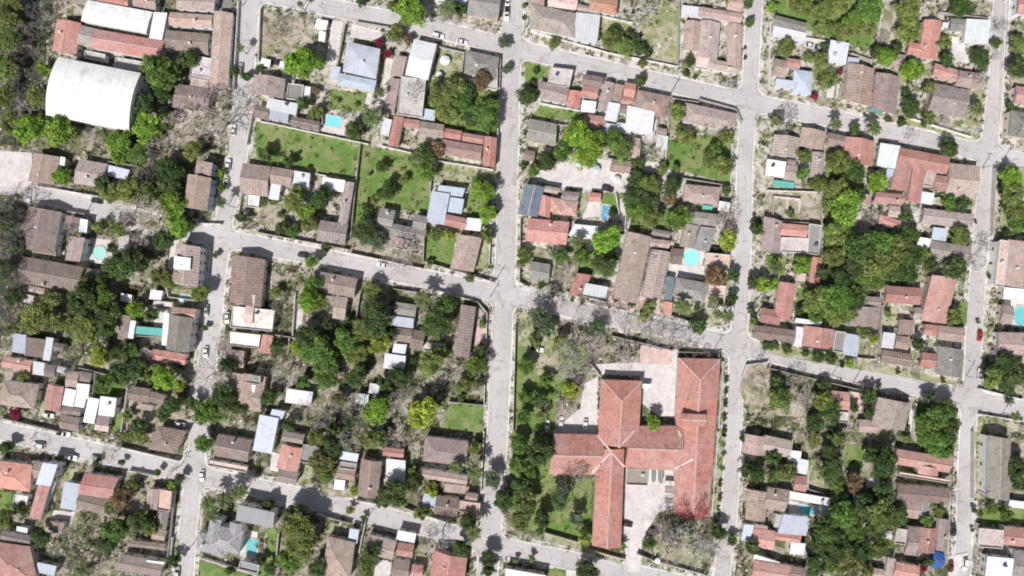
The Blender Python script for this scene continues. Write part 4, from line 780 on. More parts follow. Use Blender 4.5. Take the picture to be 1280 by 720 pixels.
def make_house(desc, secs, key):
    global HOUSE_N
    HOUSE_N += 1
    rr = random.Random(HOUSE_N * 31 + 5)
    parsed = []
    for s in secs.split(';'):
        t = s.split(); typ, col = t[0][0], t[0][1]; h = float(t[0][2:]); n = list(map(float, t[1:]))
        P = [sheet(key, n[q], n[q+1]) for q in range(0, len(n), 2)]
        if len(P) == 3: P.append((P[0][0]+P[2][0]-P[1][0], P[0][1]+P[2][1]-P[1][1]))
        h += rr.uniform(-.12, .12)
        if typ == 'G' and col in 'bmrgo':
            pass
        parsed.append((typ, col, h, P))
    cx = sum(p[0] for s in parsed for p in s[3]) / (4*len(parsed)); cy = sum(p[1] for s in parsed for p in s[3]) / (4*len(parsed))
    hm = sum(s[2] for s in parsed)/len(parsed)
    o = ground(cx, cy, hm)
    areas = []
    for typ, col, h, P in parsed:
        a = math.dist(P[0], P[1])*math.dist(P[1], P[2])*S*S; areas.append(a)
    main = areas.index(max(areas)); total = sum(areas)
    typ, col, h, P = parsed[main]
    small = total < 34
    canvas = col == 't' and len(parsed) == 1
    root = empty('canopy' if canvas else 'shed' if small else 'school_building' if 'school' in desc else 'hall' if 'hall with' in desc else 'house', (o[0], o[1], .1))
    l1, l2 = math.dist(P[0], P[1]), math.dist(P[1], P[2])
    asp = max(l1, l2)/max(1, min(l1, l2))
    size = 'tiny' if total < 18 else 'small' if total < 45 else 'modest' if total < 110 else 'large' if total < 230 else 'sprawling'
    form = {'G': 'gabled', 'K': 'gabled', 'H': 'hip-roofed', 'X': 'hip-roofed', 'F': 'flat-roofed', 'V': 'vaulted'}[typ]
    if col in 'kp' and form == 'flat-roofed': form = 'terraced'
    d = f"{size} {CN[col]} {'long ' if asp > 2 else ''}{form} {'shed' if small else 'house'}"
    others = []
    for s in parsed:
        if s[1] != col and CS[s[1]] not in others: others.append(CS[s[1]])
    if others: d += ' with ' + ' and '.join(others[:2]) + ' parts'
    elif len(parsed) > 2: d += ' of several roofs'
    auto = d
    cat = 'canopy' if canvas else 'shed' if small else 'school' if 'school' in desc else 'hall' if 'hall with' in desc else 'house'
    tag(root, desc or auto, cat, (cx, cy), None, hand=bool(desc))
    THINGS[-1]['auto'] = auto; THINGS[-1]['rad'] = math.sqrt(total)/S/2
    if cat == 'house': root['group'] = 'houses of the town'
    if cat == 'shed': root['group'] = 'small sheds in the yards'
    wc = rr.choice(WALLC)
    if 'pale blue street front' in desc: wc = (.40,.52,.66)
    if 'white' in desc: wc = (.72,.72,.72)
    wmb = MB()
    shade = rr.uniform(.80, 1.18)
    for si, (typ, col, h, P) in enumerate(parsed):
        q = [ground(*p, h) for p in P]
        if typ in 'GK' and col in 'bmrgowk' and False: pass
        pitch = rr.uniform(.24, .36)
        if col in 'wlk': pitch = rr.uniform(.12, .2)
        if 'school' in desc: pitch = .36
        if 'school' in desc and si == 6: pitch = .15
        mb, caps = roof_mesh(q, typ, h-.1, col, pitch, o)
        sh = shade*rr.uniform(.92, 1.08)
        warm = rr.uniform(-.06, .05) if col in 'bmrgok' else 0
        c = tuple(min(.85, x*sh*(1+warm*wk)*rr.uniform(.97, 1.03)) for x, wk in zip(PAL[col], (1, -.3, -1)))
        if col in 'wlt': mat = M['metal']
        elif col in 'ckp' or (typ == 'F' and col == 'g'): mat = M['slab']
        elif col in 'ro' and (h > 3.7 or rr.random() < .4): mat = M['newtile']
        elif 'ribbed' in desc: mat = M['ribbed']
        else: mat = M['ribbed'] if rr.random() < .16 else M['tile']
        if 'grey villa' in desc: c = (.31,.31,.335)
        if 'school' in desc: c = (.47*rr.uniform(.93,1.05), .235, .20); mat = M['oldtile']
        ro = obj('roof', mb.mesh('roof', [mat, M['wall']]), root, c)
        if caps and col in 'bmrogs' and (areas[si] > 25):
            cm = MB()
            for p, r in caps:
                s_ = strip(p, r, .20 if 'school' not in desc else .34, .10)
                off = len(cm.v); cm.v += s_.v; cm.f += [tuple(v+off for v in f) for f in s_.f]; cm.m += s_.m; cm.uv += s_.uv; cm.c += s_.c
            k = .75 if 'villa' in desc else .5 if 'school' in desc else rr.choice([0, .1, .2, .45])
            cc = tuple(lerp(x, y, k) for x, y in zip(c, (.62,.50,.47)))
            obj('ridge_cap', cm.mesh('ridge_cap', [M['slab']]), ro, cc)
        # walls: the footprint set in from the eaves
        cen = Vector((sum(p[0] for p in q)/4, sum(p[1] for p in q)/4))
        ring = []
        for p in q:
            d_ = v2(p)-cen; k = max(.3, 1-.45/max(.6, d_.length)) if col != 't' else 1
            w = cen + d_*k; ring.append((w[0]-o[0], w[1]-o[1]))
        ring = ring[::-1]
        if col == 't':
            for p in ring: wmb.tube((p[0]*.97, p[1]*.97, 0), (p[0]*.97, p[1]*.97, h-.25), .06, .06, 6)
        else:
            wmb.prism(ring, -.15, h-.30-.004*si, 0, cap=True)
        if typ == 'F' and col in 'ckgp' and areas[si] > 14:
            pm = MB(); A, B, C, D = [Vector((p[0]-o[0], p[1]-o[1], h)) for p in q]
            for a, b in ((A,B),(B,C),(C,D),(D,A)):
                n_ = Vector((-(b-a).y, (b-a).x, 0)).normalized()*-.09
                rg = [(a-n_)[:2], (b-n_)[:2], (b+n_)[:2], (a+n_)[:2]]
                if Vector(rg[1])-Vector(rg[0]) : pm.prism(rg, h-.26, h+.62+.003*rr.random(), 0)
            obj('parapet', pm.mesh('parapet', [M['wall']]), root, tuple(x*.95 for x in wc))
        # windows and a door on the walls that the drone looks down on
        if col != 't' and areas[si] > 16:
            n = len(ring); made = 0
            for i in range(n):
                a = Vector((*ring[i], 0)); b = Vector((*ring[(i+1)%n], 0))
                e = b-a; nr = Vector((e.y, -e.x, 0)).normalized()
                mid = (a+b)/2 + Vector((o[0], o[1], 0))
                face = -(nr.dot(mid))/CAM_H
                if face < .09 or e.length < 2.6: continue
                cnt = min(8 if h > 5 else 3, int(e.length/3.4))
                for lev in range(2 if h > 5 else 1):
                    for wi in range(cnt):
                        t = (wi+.5)/cnt; p = a + e*t + nr*.03
                        isd = (lev == 0 and wi == cnt//2 and made == 0)
                        wo = obj('door' if isd else 'window', DOOR if isd else WIN, root)
                        wo.location = (p.x, p.y, (0.02 if isd else .95) + lev*2.7); wo.rotation_euler.z = math.atan2(e.y, e.x)
                        made += isd
        WORLD_ROOFS.append([(x, y) for x, y in q])
        # small fittings on the roof
        if areas[si] > 40 and 'school' not in desc and typ != 'V':
            if rr.random() < .33:
                p = Vector((lerp(q[0][0], q[2][0], rr.uniform(.25,.75))-o[0], lerp(q[0][1], q[2][1], rr.uniform(.25,.75))-o[1], 0))
                if typ == 'F':
                    tm = MB(); n = 12; rg = [(.62*math.cos(2*math.pi*i/n), .62*math.sin(2*math.pi*i/n)) for i in range(n)]
                    tm.prism(rg, 0, 1.05, 0); rg2 = [(x*.35, y*.35) for x, y in rg]; tm.prism(rg2, 1.05, 1.22, 0)
                    to = obj('water_tank', tm.mesh('water_tank', [M['slab']]), root, rr.choice([(.55,.56,.58),(.07,.10,.2),(.6,.6,.6)])); to.location = (p.x, p.y, h+.05)
                else:
                    cm = MB(); cm.box(-.3, .3, -.3, .3, 0, 1.5, 0); cm.box(-.38, .38, -.38, .38, 1.5, 1.62, 0); cm.box(-.2,.2,-.2,.2,1.62,1.75,0)
                    co = obj('chimney', cm.mesh('chimney', [M['wall']]), root, wc); co.location = (p.x, p.y, h+.2)
    obj('canopy_post' if canvas else 'wall', wmb.mesh('wall', [M['wall']]), root, wc)
    return root
for key, txt in HOUSES.items():
    for line in txt.strip().split('\n'):
        d, secs = line.strip().split('|'); make_house(d, secs.strip(), key)


def school_lines():
    root = next(t for t in THINGS if t['cat'] == 'school')['o']; o = root.location
    dg_tris = []
    for ch in root.children:
        if ch.name.split('.')[0] == 'roof':
            me = ch.data
            for p in me.polygons:
                vs = [Vector(me.vertices[i].co) for i in p.vertices]
                if p.normal.z > .3:
                    for k in range(1, len(vs)-1): dg_tris.append((vs[0], vs[k], vs[k+1]))
    def top(x, y):
        best = None
        for a, b, c in dg_tris:
            dd = (b.y-c.y)*(a.x-c.x)+(c.x-b.x)*(a.y-c.y)
            if abs(dd) < 1e-9: continue
            u = ((b.y-c.y)*(x-c.x)+(c.x-b.x)*(y-c.y))/dd; v = ((c.y-a.y)*(x-c.x)+(a.x-c.x)*(y-c.y))/dd
            if u >= -.01 and v >= -.01 and u+v <= 1.01:
                z = u*a.z+v*b.z+(1-u-v)*c.z
                if best is None or z > best: best = z
        return best
    for l in ((428,740,492,815),(492,815,565,900),(530,795,612,715),(490,825,402,930),(818,910,905,855),(835,715,845,745)):
        mb = MB(); P = [ground(*sheet('22', l[0]+(l[2]-l[0])*k/14, l[1]+(l[3]-l[1])*k/14), 6) for k in range(15)]
        Q = []
        for p in P:
            x, y = p[0]-o.x, p[1]-o.y; z = top(x, y)
            if z is not None: Q.append(Vector((x, y, z+.10)))
        for a, b in zip(Q, Q[1:]):
            s = Vector((-(b-a).y, (b-a).x, 0)).normalized()*.36
            mb.face([a-s, b-s, b+s, a+s])
        if mb.f: obj('ridge_cap', mb.mesh('ridge_cap', [M['slab']]), root, (.68,.52,.49))
school_lines()
def mound():
    c = (942, 486); v = []; f = []; n, k = 26, 9; r = random.Random(8)
    for j in range(k+1):
        for i in range(n):
            a = 2*math.pi*i/n; q = j/k; nz = noise.noise(Vector((math.cos(a)*1.3, math.sin(a)*1.3, q*2)))
            p = ground(c[0]+17*q*math.cos(a)*(1+.25*nz), c[1]+29*q*math.sin(a)*(1+.25*nz))
            z = 1.3*(1-q**2)*(1+.6*noise.noise(Vector((p[0]*.35, p[1]*.35, 1))))+.3*noise.noise(Vector((p[0]*.9, p[1]*.9, 4)))*(1-q)
            v.append((p[0], p[1], .2+z if j < k else .1))
    for j in range(k):
        for i in range(n): f.append((j*n+i, j*n+(i+1)%n, (j+1)*n+(i+1)%n, (j+1)*n+i)[::-1])
    structure('earth_mound', mesh('earth_mound', v, f, [M['earth']], smooth=True), 'mound of pinkish earth and rubble inside a low ruined wall')
mound()

# ------------------------------------------------------------------ boundary walls
WC = {'w': (.78,.75,.73), 'g': (.46,.43,.41)}
for key, s in WALLS.items():
    for part in s.split(';'):
        t = part.split(); n = list(map(float, t[1:])); hh = 2.1 if t[0] == 'g' else 1.8
        P = [ground(*sheet(key, n[q], n[q+1]), hh) for q in range(0, len(n), 2)]
        o = (sum(p[0] for p in P)/len(P), sum(p[1] for p in P)/len(P))
        mb = MB()
        for a, b in zip(P, P[1:]):
            a, b = v2(a)-v2(o), v2(b)-v2(o); d = (b-a).normalized(); nn = Vector((-d.y, d.x))*.1
            rg = [a-nn, b-nn, b+nn, a+nn]; mb.prism([tuple(x) for x in rg], 0, hh, 0)
            L_ = (b-a).length; k = max(1, int(L_/6))
            for i in range(k+1):                        # piers
                c = a+d*min(L_, i*L_/k); rg = [c-nn*1.7-d*.17, c-nn*1.7+d*.17, c+nn*1.7+d*.17, c+nn*1.7-d*.17]
                mb.prism([tuple(x) for x in rg], 0, hh+.12, 0)
        w = obj('boundary_wall', mb.mesh('boundary_wall', [M['wall']]), None, WC[t[0]]); w.location = (o[0], o[1], .1)
        px = (sum(sheet(key, n[q], n[q+1])[0] for q in range(0, len(n), 2))/len(P), sum(sheet(key, n[q], n[q+1])[1] for q in range(0, len(n), 2))/len(P))
        ln = math.dist(P[0], P[-1])
        tag(w, f"{'short' if ln < 16 else 'long'} {'whitewashed' if t[0]=='w' else 'bare grey'} boundary wall", 'wall', px, 'boundary walls between the yards')

# ------------------------------------------------------------------ pools
for key, s in POOLS.items():
    parts = s.split(';')
    for i, part in enumerate(parts):
        sh, x, y, a, b = part.split(); x, y, a, b = map(float, (x, y, a, b))
        px = sheet(key, x, y); c = ground(*px); a *= S/4; b *= S/4
        if sh == 'o': ring = [(a*math.cos(2*math.pi*k/28), b*math.sin(2*math.pi*k/28)) for k in range(28)]
        else:
            ring = [(-a,-b),(a,-b),(a,b),(-a,b)]; ang = math.radians(-9); ring = [(p[0]*math.cos(ang)-p[1]*math.sin(ang), p[0]*math.sin(ang)+p[1]*math.cos(ang)) for p in ring]
        root = empty('swimming_pool', (c[0], c[1], .1))
        mb = MB(); n = len(ring); outr = [(p[0]*(1+.4/a), p[1]*(1+.4/b)) for p in ring]
        for k in range(n):
            p, q, r, t = ring[k], ring[(k+1)%n], outr[(k+1)%n], outr[k]
            mb.face([(*p,.34),(*t,.34),(*r,.34),(*q,.34)]); mb.face([(*t,.0),(*r,.0),(*r,.34),(*t,.34)]); mb.face([(*q,.2),(*p,.2),(*p,.34),(*q,.34)])
        obj('coping', mb.mesh('coping', [M['slab']]), root, (.62,.60,.57))
        wm = MB(); wm.face([(*p, .28) for p in ring])
        kk = key + (str(i) if len(parts) > 1 else '')
        colr = {'210': (.03,.22,.50), '211': (.22,.68,.70), '33': (.06,.50,.60), '10': (.13,.62,.72), '01': (.32,.66,.60), '03': (.06,.40,.44), '32': (.08,.42,.46)}.get(kk, (.2,.6,.65))
        obj('water', wm.mesh('water', [M['water']]), root, colr)
        tag(root, POOL_LABEL[kk], 'swimming pool', px, 'swimming pools', hand=True)

# ------------------------------------------------------------------ trees
def crown_mesh(seed, nclump, nleaf, leaf, flat=.8, spread=.8, name='crown'):
    r = random.Random(seed); mb_v = []; mb_f = []; tint = []
    def addleaf(p, n, s, t):
        n = Vector(n).normalized(); u = n.orthogonal().normalized(); a = r.uniform(0, 6.28)
        u2 = u*math.cos(a)+n.cross(u)*math.sin(a); w = n.cross(u2)
        i = len(mb_v); e = s*r.uniform(.45, .8)
        mb_v.extend([tuple(p+u2*s), tuple(p+w*e), tuple(p-u2*s), tuple(p-w*e)])
        mb_f.append((i, i+1, i+2, i+3)); tint.append(t)
    def dirn():
        z = r.uniform(-1, 1); a = r.uniform(0, 6.283); q = math.sqrt(1-z*z)
        return Vector((q*math.cos(a), q*math.sin(a), z))
    # an uneven outline: the crown reaches out further on some sides
    lob = [(r.uniform(0,6.28), r.uniform(.05,.2), r.choice((2,3,4,5))) for _ in range(3)]
    for k in range(nclump):
        d = dirn()
        if d.z < -.45: d.z *= -.6
        az = math.atan2(d.y, d.x); lobe = 1+sum(a*math.sin(n*az+p) for p, a, n in lob)
        rad = r.uniform(.38, .82)*lobe
        c = Vector((d.x*rad*spread*1.2, d.y*rad*spread*1.2, d.z*rad*flat))
        cr = r.uniform(.17, .34); ct = r.uniform(.62, 1.3)
        for _ in range(nleaf):
            e = dirn()
            if e.z < -.3 and r.random() < .7: e.z = -e.z
            p = c + Vector((e.x, e.y, e.z*.85))*cr*r.uniform(.55, 1.08)
            addleaf(p, e + dirn()*.75 + Vector((0,0,.35)), leaf*r.uniform(.6,1.3), ct*r.uniform(.7,1.3))
    for _ in range(nclump*4):                            # inner leaves, shade inside the crown painted in by a dark tint
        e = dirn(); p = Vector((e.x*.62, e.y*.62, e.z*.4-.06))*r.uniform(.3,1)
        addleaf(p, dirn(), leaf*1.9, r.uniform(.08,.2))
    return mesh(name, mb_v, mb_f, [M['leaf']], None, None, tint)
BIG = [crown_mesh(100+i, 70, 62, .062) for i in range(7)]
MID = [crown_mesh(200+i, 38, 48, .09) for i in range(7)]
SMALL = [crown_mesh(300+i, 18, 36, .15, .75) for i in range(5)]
def trunk_mesh(seed):
    r = random.Random(seed); mb = MB()
    mb.tube((0,0,-.02), (.02,.01,.35), .05, .036, 7); mb.tube((.02,.01,.35), (0,.03,.62), .036, .026, 7)
    for k in range(5):
        a = k*1.26+r.uniform(-.4,.4); z = r.uniform(.32,.55)
        p = (.01,.01,z); m_ = (.17*math.cos(a), .17*math.sin(a), z+.16); e = (.34*math.cos(a), .34*math.sin(a), z+.25)
        mb.tube(p, m_, .022, .015, 5); mb.tube(m_, e, .015, .006, 5)
    return mb.mesh('trunk', [M['bark']], True)
TRUNK = [trunk_mesh(i) for i in range(4)]
def bare_mesh(seed):
    '''leafless tree of unit crown radius: trunk mesh and twig mesh'''
    r = random.Random(seed); tm = MB(); cm = MB()
    def grow(p, d, ln, rad, lev):
        q = p + d*ln
        (tm if lev == 0 else cm).tube(p, q, rad, rad*.72, 5 if lev < 2 else 3, c=.9 if lev < 3 else r.uniform(.75,1.25))
        if lev >= 6 or ln < .06: return
        nb = r.choice((3,4)) if lev == 0 else r.choice((2,3)) if lev < 5 else r.choice((2,3))
        for k in range(nb):
            az = 2*math.pi*(k+r.random()*.7)/nb
            u = d.orthogonal().normalized(); w = d.cross(u)
            sp = r.uniform(.45,.95)
            nd = (d + (u*math.cos(az)+w*math.sin(az))*sp*1.1 + Vector((0,0,.06))).normalized()
            nd.z = nd.z*.8+.04; nd.normalize()
            grow(q, nd, ln*r.uniform(.66,.86), max(.0065, rad*.64), lev+1)
    grow(Vector((0,0,0)), Vector((.05,.02,1)).normalized(), .46, .048, 0)
    # bring the branches to unit radius
    m_ = sorted(math.hypot(v[0], v[1]) for v in cm.v)[int(len(cm.v)*.96)]
    cm.v = [(v[0]/m_, v[1]/m_, v[2]) for v in cm.v]; 
    return tm.mesh('trunk', [M['twig']]), cm.mesh('crown', [M['twig']])
BARE = [bare_mesh(500+i) for i in range(5)]
def palm_mesh(seed):
    r = random.Random(seed); mb = MB(); n = 17
    for k in range(n):
        a = 2*math.pi*k/n + r.uniform(-.15,.15); el = r.uniform(.1,.75) if k % 3 else r.uniform(.8,1.1); ln = r.uniform(.85,1.1)
        d = Vector((math.cos(a), math.sin(a), 0)); s_ = Vector((-d.y, d.x, 0))
        pts = []
        for i in range(9):
            t = i/8; pts.append(d*(ln*t*math.cos(el*.6)) + Vector((0,0, ln*(math.sin(el)*t - .75*t*t))))
        for i in range(8):
            c = r.uniform(.75,1.25); w0 = .13*math.sin(math.pi*(i/8*.9+.1)); w1 = .13*math.sin(math.pi*((i+1)/8*.9+.1))
            mb.face([pts[i], pts[i+1], pts[i]+d*.10+s_*w0*1.5+Vector((0,0,-.04)), pts[i]+s_*w0*.8], c=c)
            mb.face([pts[i], pts[i]-s_*w0*.8, pts[i]+d*.10-s_*w0*1.5+Vector((0,0,-.04)), pts[i+1]], c=c*.85)
    return mb.mesh('crown', [M['leaf']])
PALM = [palm_mesh(600+i) for i in range(4)]
pt = MB()
for k in range(7): pt.tube((.03*math.sin(k*.5),0,k/7), (.03*math.sin((k+1)*.5),0,(k+1)/7), .05-.003*k, .046-.003*k, 8)
PTRUNK = pt.mesh('trunk', [M['bark']])
TC = {'d': (.086,.135,.044), 'm': (.13,.22,.05), 'g': (.195,.33,.048), 'o': (.185,.23,.07), 'y': (.29,.35,.06), 'n': (.125,.17,.10), 'e': (.23,.165,.09),
      'B': (.45,.405,.385), 'b': (.20,.18,.175), 'P': (.125,.165,.065), 'f': (.28,.03,.07), 'q': (.50,.12,.11)}
TN = {'d': 'dark green', 'm': 'mid green', 'g': 'bright green', 'o': 'olive green', 'y': 'yellow-green', 'n': 'dusty blue-green', 'e': 'reddish brown', 'B': 'pale grey leafless', 'b': 'dark leafless', 'P': 'spiky palm', 'f': 'crimson-flowering', 'q': 'reddish leafless'}
TREE_POS = []
def make_tree(px, r_px, k, rr):
    rad = r_px*S
    if k == 'P': h = 4.2+rad*1.3
    elif rad < 1.6: h = rad*1.9+.4
    elif rad < 3.0: h = rad*1.9+.6
    else: h = 2.2+rad*1.5
    zc = h*.64 if k not in 'P' else h
    if k in 'Bbq': zc = h*.75
    b = ground(*px, zc)
    bush = rad < 3.0 and k != 'P'  # small trees are named bushes too, alongside the real ones
    nm = 'palm_tree' if k == 'P' else 'bush' if bush else 'bare_tree' if k in 'Bbq' else 'tree'
    root = empty(nm, (b[0], b[1], .12), rr.uniform(0, 6.28))
    j = rr.uniform(.85, 1.2)
    col = tuple(c*j*rr.uniform(.93,1.07) for c in TC[k])
    if k in 'Bbq':
        tm, cm = rr.choice(BARE); sc = (rad*1.08, rad*1.08, h*.78)
        for n_, me in (('trunk', tm), ('crown', cm)):
            o = obj(n_, me, root, col); o.scale = sc
            if n_ == 'trunk': o.scale = (rad, rad, h*.78)
    elif k == 'P':
        o = obj('trunk', PTRUNK, root); o.scale = (3.2, 3.2, h)
        o = obj('crown', rr.choice(PALM), root, col); o.scale = (rad*1.1, rad*1.1, rad*1.0); o.location = (.1*math.sin(3.5), 0, h)
    else:
        me = rr.choice(BIG if rad > 3.3 else MID if rad > 1.5 else SMALL)
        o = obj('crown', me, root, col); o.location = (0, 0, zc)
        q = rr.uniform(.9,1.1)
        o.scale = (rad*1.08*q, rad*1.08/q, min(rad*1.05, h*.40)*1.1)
        o.rotation_euler.x = rr.uniform(-.1,.1)
        o = obj('trunk', rr.choice(TRUNK), root); o.scale = (max(.8, rad*1.3), max(.8, rad*1.3), h*.9)
    size = 'tiny' if rad < 1.1 else 'small' if rad < 2 else 'medium' if rad < 3.6 else 'large' if rad < 5.2 else 'huge'
    word = 'palm' if k == 'P' else 'bush' if bush else 'tree'
    cn = TN[k].replace(' palm', '') if k == 'P' else TN[k]
    tag(root, f'{size} {cn} {word}', 'palm tree' if word == 'palm' else 'leafless tree' if k in 'Bbq' and not bush else word, px,
        {'palm': 'palm trees', 'bush': 'bushes by streets and in yards', 'tree': 'leafless trees' if k in 'Bbq' else 'leafy trees'}[word])
    TREE_POS.append((px, r_px))
TR = random.Random(99)
for key, s in TREES.items():
    for part in s.split(';'):
        x, y, r_, k = part.split(); make_tree(sheet(key, float(x), float(y)), float(r_)/4, k, TR)

# ------------------------------------------------------------------ undergrowth: weeds and low scrub in the yards
def undergrowth():
    r = random.Random(4); v = []; f = []; t = []
    yards = {k: inset(ring, PAV*.4) for k, ring in OUT.items()}
    paved = [p for k, p in PATCHES if k in 'PKA']
    lawns = [p for k, p in PATCHES if k in 'LDE']
    roofs = [(min(p[0] for p in q), max(p[0] for p in q), min(p[1] for p in q), max(p[1] for p in q), q) for q in WORLD_ROOFS]
    n = 0
    while n < 21000:
        px = (r.uniform(-30, 1310), r.uniform(-30, 750))
        dens = noise.noise(Vector((px[0]*.03, px[1]*.03, 5)))
        if dens < r.uniform(-.55, .35): continue
        if not any(inside(px, y) for y in yards.values()): continue
        if any(inside(px, p) for p in paved): continue
        if any(inside(px, p) for p in lawns) and r.random() < .75: continue
        w = ground(*px)
        if any(a <= w[0] <= b and c <= w[1] <= d and inside(w, q) for a, b, c, d, q in roofs): continue
        n += 1
        rad = r.uniform(.15,.75)**1.3*1.1; tt = r.uniform(.45,1.5)
        if r.random() < .13: rad = r.uniform(.7,1.5)
        for _ in range(6 if rad < .7 else int(26*rad)):
            a = r.uniform(0,6.28); q = r.random()*rad
            p = Vector((w[0]+q*math.cos(a), w[1]+q*math.sin(a), .2+r.random()*rad*.8))
            nn = Vector((r.uniform(-1,1), r.uniform(-1,1), 1.1)).normalized(); u = nn.orthogonal().normalized(); ww = nn.cross(u)
            s_ = r.uniform(.1,.3); i = len(v)
            v.extend([tuple(p+u*s_), tuple(p+ww*s_*.7), tuple(p-u*s_), tuple(p-ww*s_*.7)]); f.append((i,i+1,i+2,i+3)); t.append(tt*r.uniform(.7,1.3))
    o = obj('undergrowth', mesh('undergrowth', v, f, [M['leaf']], None, None, t), None, (.085,.088,.04))
    o['kind'] = 'stuff'; o['label'] = 'low weeds and scrub scattered through the yards'; o['category'] = 'undergrowth'
undergrowth()
def rubble():
    r = random.Random(14); mb = MB()
    yards = {k: inset(ring, PAV) for k, ring in OUT.items()}
    n = 0
    while n < 1500:
        px = (r.uniform(-20, 1300), r.uniform(-20, 740))
        if noise.noise(Vector((px[0]*.045, px[1]*.045, 9))) < r.uniform(-.1, .5): continue
        if not any(inside(px, y) for y in yards.values()) or any(inside(px, p) for k, p in PATCHES if k in 'LPK'): continue
        n += 1; x, y = ground(*px); a = r.uniform(0, 3.14); w, l, h = r.uniform(.1,.45), r.uniform(.15,.8), r.uniform(.08,.3)
        c, s = math.cos(a), math.sin(a)
        rg = [(x+c*u*l-s*q*w, y+s*u*l+c*q*w) for u, q in ((-1,-.8),(.9,-1),(1,.9),(-.8,1))]
        mb.prism(rg, .05, .14+h)
    o = obj('rubble', mb.mesh('rubble', [M['slab']]), None, (.62,.57,.54)); o['kind'] = 'stuff'; o['label'] = 'pale scraps and rubble lying about in the yards'; o['category'] = 'rubble'
rubble()

# ------------------------------------------------------------------ vehicles
def loft(sections, mi=0):
    mb = MB(); n = len(sections[0])
    for a, b in zip(sections, sections[1:]):
        for i in range(n-1): mb.face([a[i], a[i+1], b[i+1], b[i]], mi)
        mb.face([a[n-1], a[0], b[0], b[n-1]], mi)
    mb.face(list(reversed(sections[0])), mi); mb.face(sections[-1], mi)
    return mb
def sec(x, w, z0, z1, z2, k=.86):
    return [(x,-w*.94,z0),(x,-w,z0+.12),(x,-w,z1),(x,-w*k,z2),(x,w*k,z2),(x,w,z1),(x,w,z0+.12),(x,w*.94,z0)]
def vehicle(kind):
    Ln = {'c': 2.15, 's': 2.3, 'u': 2.6}[kind]; W = {'c': .86, 's': .93, 'u': .93}[kind]
    zb = {'c': .82, 's': .98, 'u': .98}[kind]; zt = {'c': 1.44, 's': 1.75, 'u': 1.75}[kind]
    xs = [(-Ln,.82,.80),(-Ln+.2,.96,.95),(-Ln*.5,1,1),(0,1,1.02),(Ln*.45,1,1),(Ln-.35,.95,.9),(Ln-.06,.84,.78),(Ln,.74,.68)]
    body = loft([sec(x, W*k, .28, zb*q-.1, zb*q) for x, k, q in xs])
    c0, c1 = {'c': (-Ln+.45, Ln*.42), 's': (-Ln+.12, Ln*.42), 'u': (-.35, Ln*.45)}[kind]
    f, g = (.62, .75) if kind == 'c' else (.25, .7)
    glass = loft([[(c0,-W*.84,zb-.02),(c0,W*.84,zb-.02),(c0+.04,W*.83,zb),(c0+.04,-W*.83,zb)],
                  [(c0+f,-W*.84,zb-.02),(c0+f,W*.84,zb-.02),(c0+f,W*.70,zt-.05),(c0+f,-W*.70,zt-.05)],
                  [(c1-g,-W*.86,zb-.02),(c1-g,W*.86,zb-.02),(c1-g,W*.70,zt-.05),(c1-g,-W*.70,zt-.05)],
                  [(c1,-W*.86,zb-.02),(c1,W*.86,zb-.02),(c1-.03,W*.84,zb),(c1-.03,-W*.84,zb)]])
    top = loft([[(c0+f-.03,-W*.68,zt-.06),(c0+f-.03,W*.68,zt-.06),(c0+f-.03,W*.62,zt-.02),(c0+f-.03,-W*.62,zt-.02)],
                [((c0+c1)/2,-W*.72,zt-.06),((c0+c1)/2,W*.72,zt-.06),((c0+c1)/2,W*.64,zt+.02),((c0+c1)/2,-W*.64,zt+.02)],
                [(c1-g+.02,-W*.68,zt-.06),(c1-g+.02,W*.68,zt-.06),(c1-g+.02,W*.62,zt-.02),(c1-g+.02,-W*.62,zt-.02)]])
    pils = []
    for s_ in (-1, 1):
        for x, y0, xt in ((c0+.02,.83,c0+f),(c1-.02,.85,c1-g),((c0+c1)/2-.1,.86,(c0+c1)/2-.1)):
            pil = MB(); pil.tube((x, s_*W*y0, zb-.02), (xt, s_*W*.705, zt-.04), .045, .04, 5); pils.append(pil.mesh('pillar', [M['paint']]))
    parts = [('body', body.mesh('body', [M['paint']]), True), ('window', glass.mesh('window', [M['glass']]), False), ('roof_panel', top.mesh('roof_panel', [M['paint']]), True)]
    parts += [('pillar', q, True) for q in pils]
    if kind == 'u':
        bed = MB(); bed.box(-Ln+.15, -.5, -W*.78, W*.78, zb+.006, zb+.02, 0)
        for y in (-W*.86, W*.80): bed.box(-Ln+.1, -.45, y, y+.06*W/.93, zb+.02, zb+.2, 0)
        bed.box(-Ln+.08, -Ln+.14, -W*.78, W*.78, zb+.02, zb+.2, 0)
        parts.append(('cargo_bed', bed.mesh('cargo_bed', [M['tyre']]), False))
    wm = MB(); n = 16
    for k in range(n):
        a, b = 2*math.pi*k/n, 2*math.pi*(k+1)/n; r_ = .32
        P = lambda t, q, y: (q*math.cos(t), y, q*math.sin(t))
        wm.face([P(a,r_,-.1),P(b,r_,-.1),P(b,r_,.1),P(a,r_,.1)], 0)
        for y in (-.1,.1):
            wm.face([P(a,r_,y),P(b,r_,y),P(b,.2,y*1.02),P(a,.2,y*1.02)], 0); wm.face([P(a,.2,y*1.02),P(b,.2,y*1.02),(0,y*.9,0)], 1)
    wheel = wm.mesh('wheel', [M['tyre'], M['hub']])
    lm = MB(); lm.box(-.03,.05,-.17,.17,-.06,.06); light = lm.mesh('headlight', [M['lampglass']])
    tm = MB(); tm.box(-.04,.03,-.12,.12,-.08,.08); tail = tm.mesh('tail_light', [M['tail']])
    return parts, wheel, light, tail, Ln, W, zb
VEH = {k: vehicle(k) for k in 'csu'}
CC = {'w': (.78,.78,.78), 'g': (.33,.34,.35), 'k': (.03,.03,.035), 'r': (.36,.02,.025), 'e': (.14,.02,.025)}
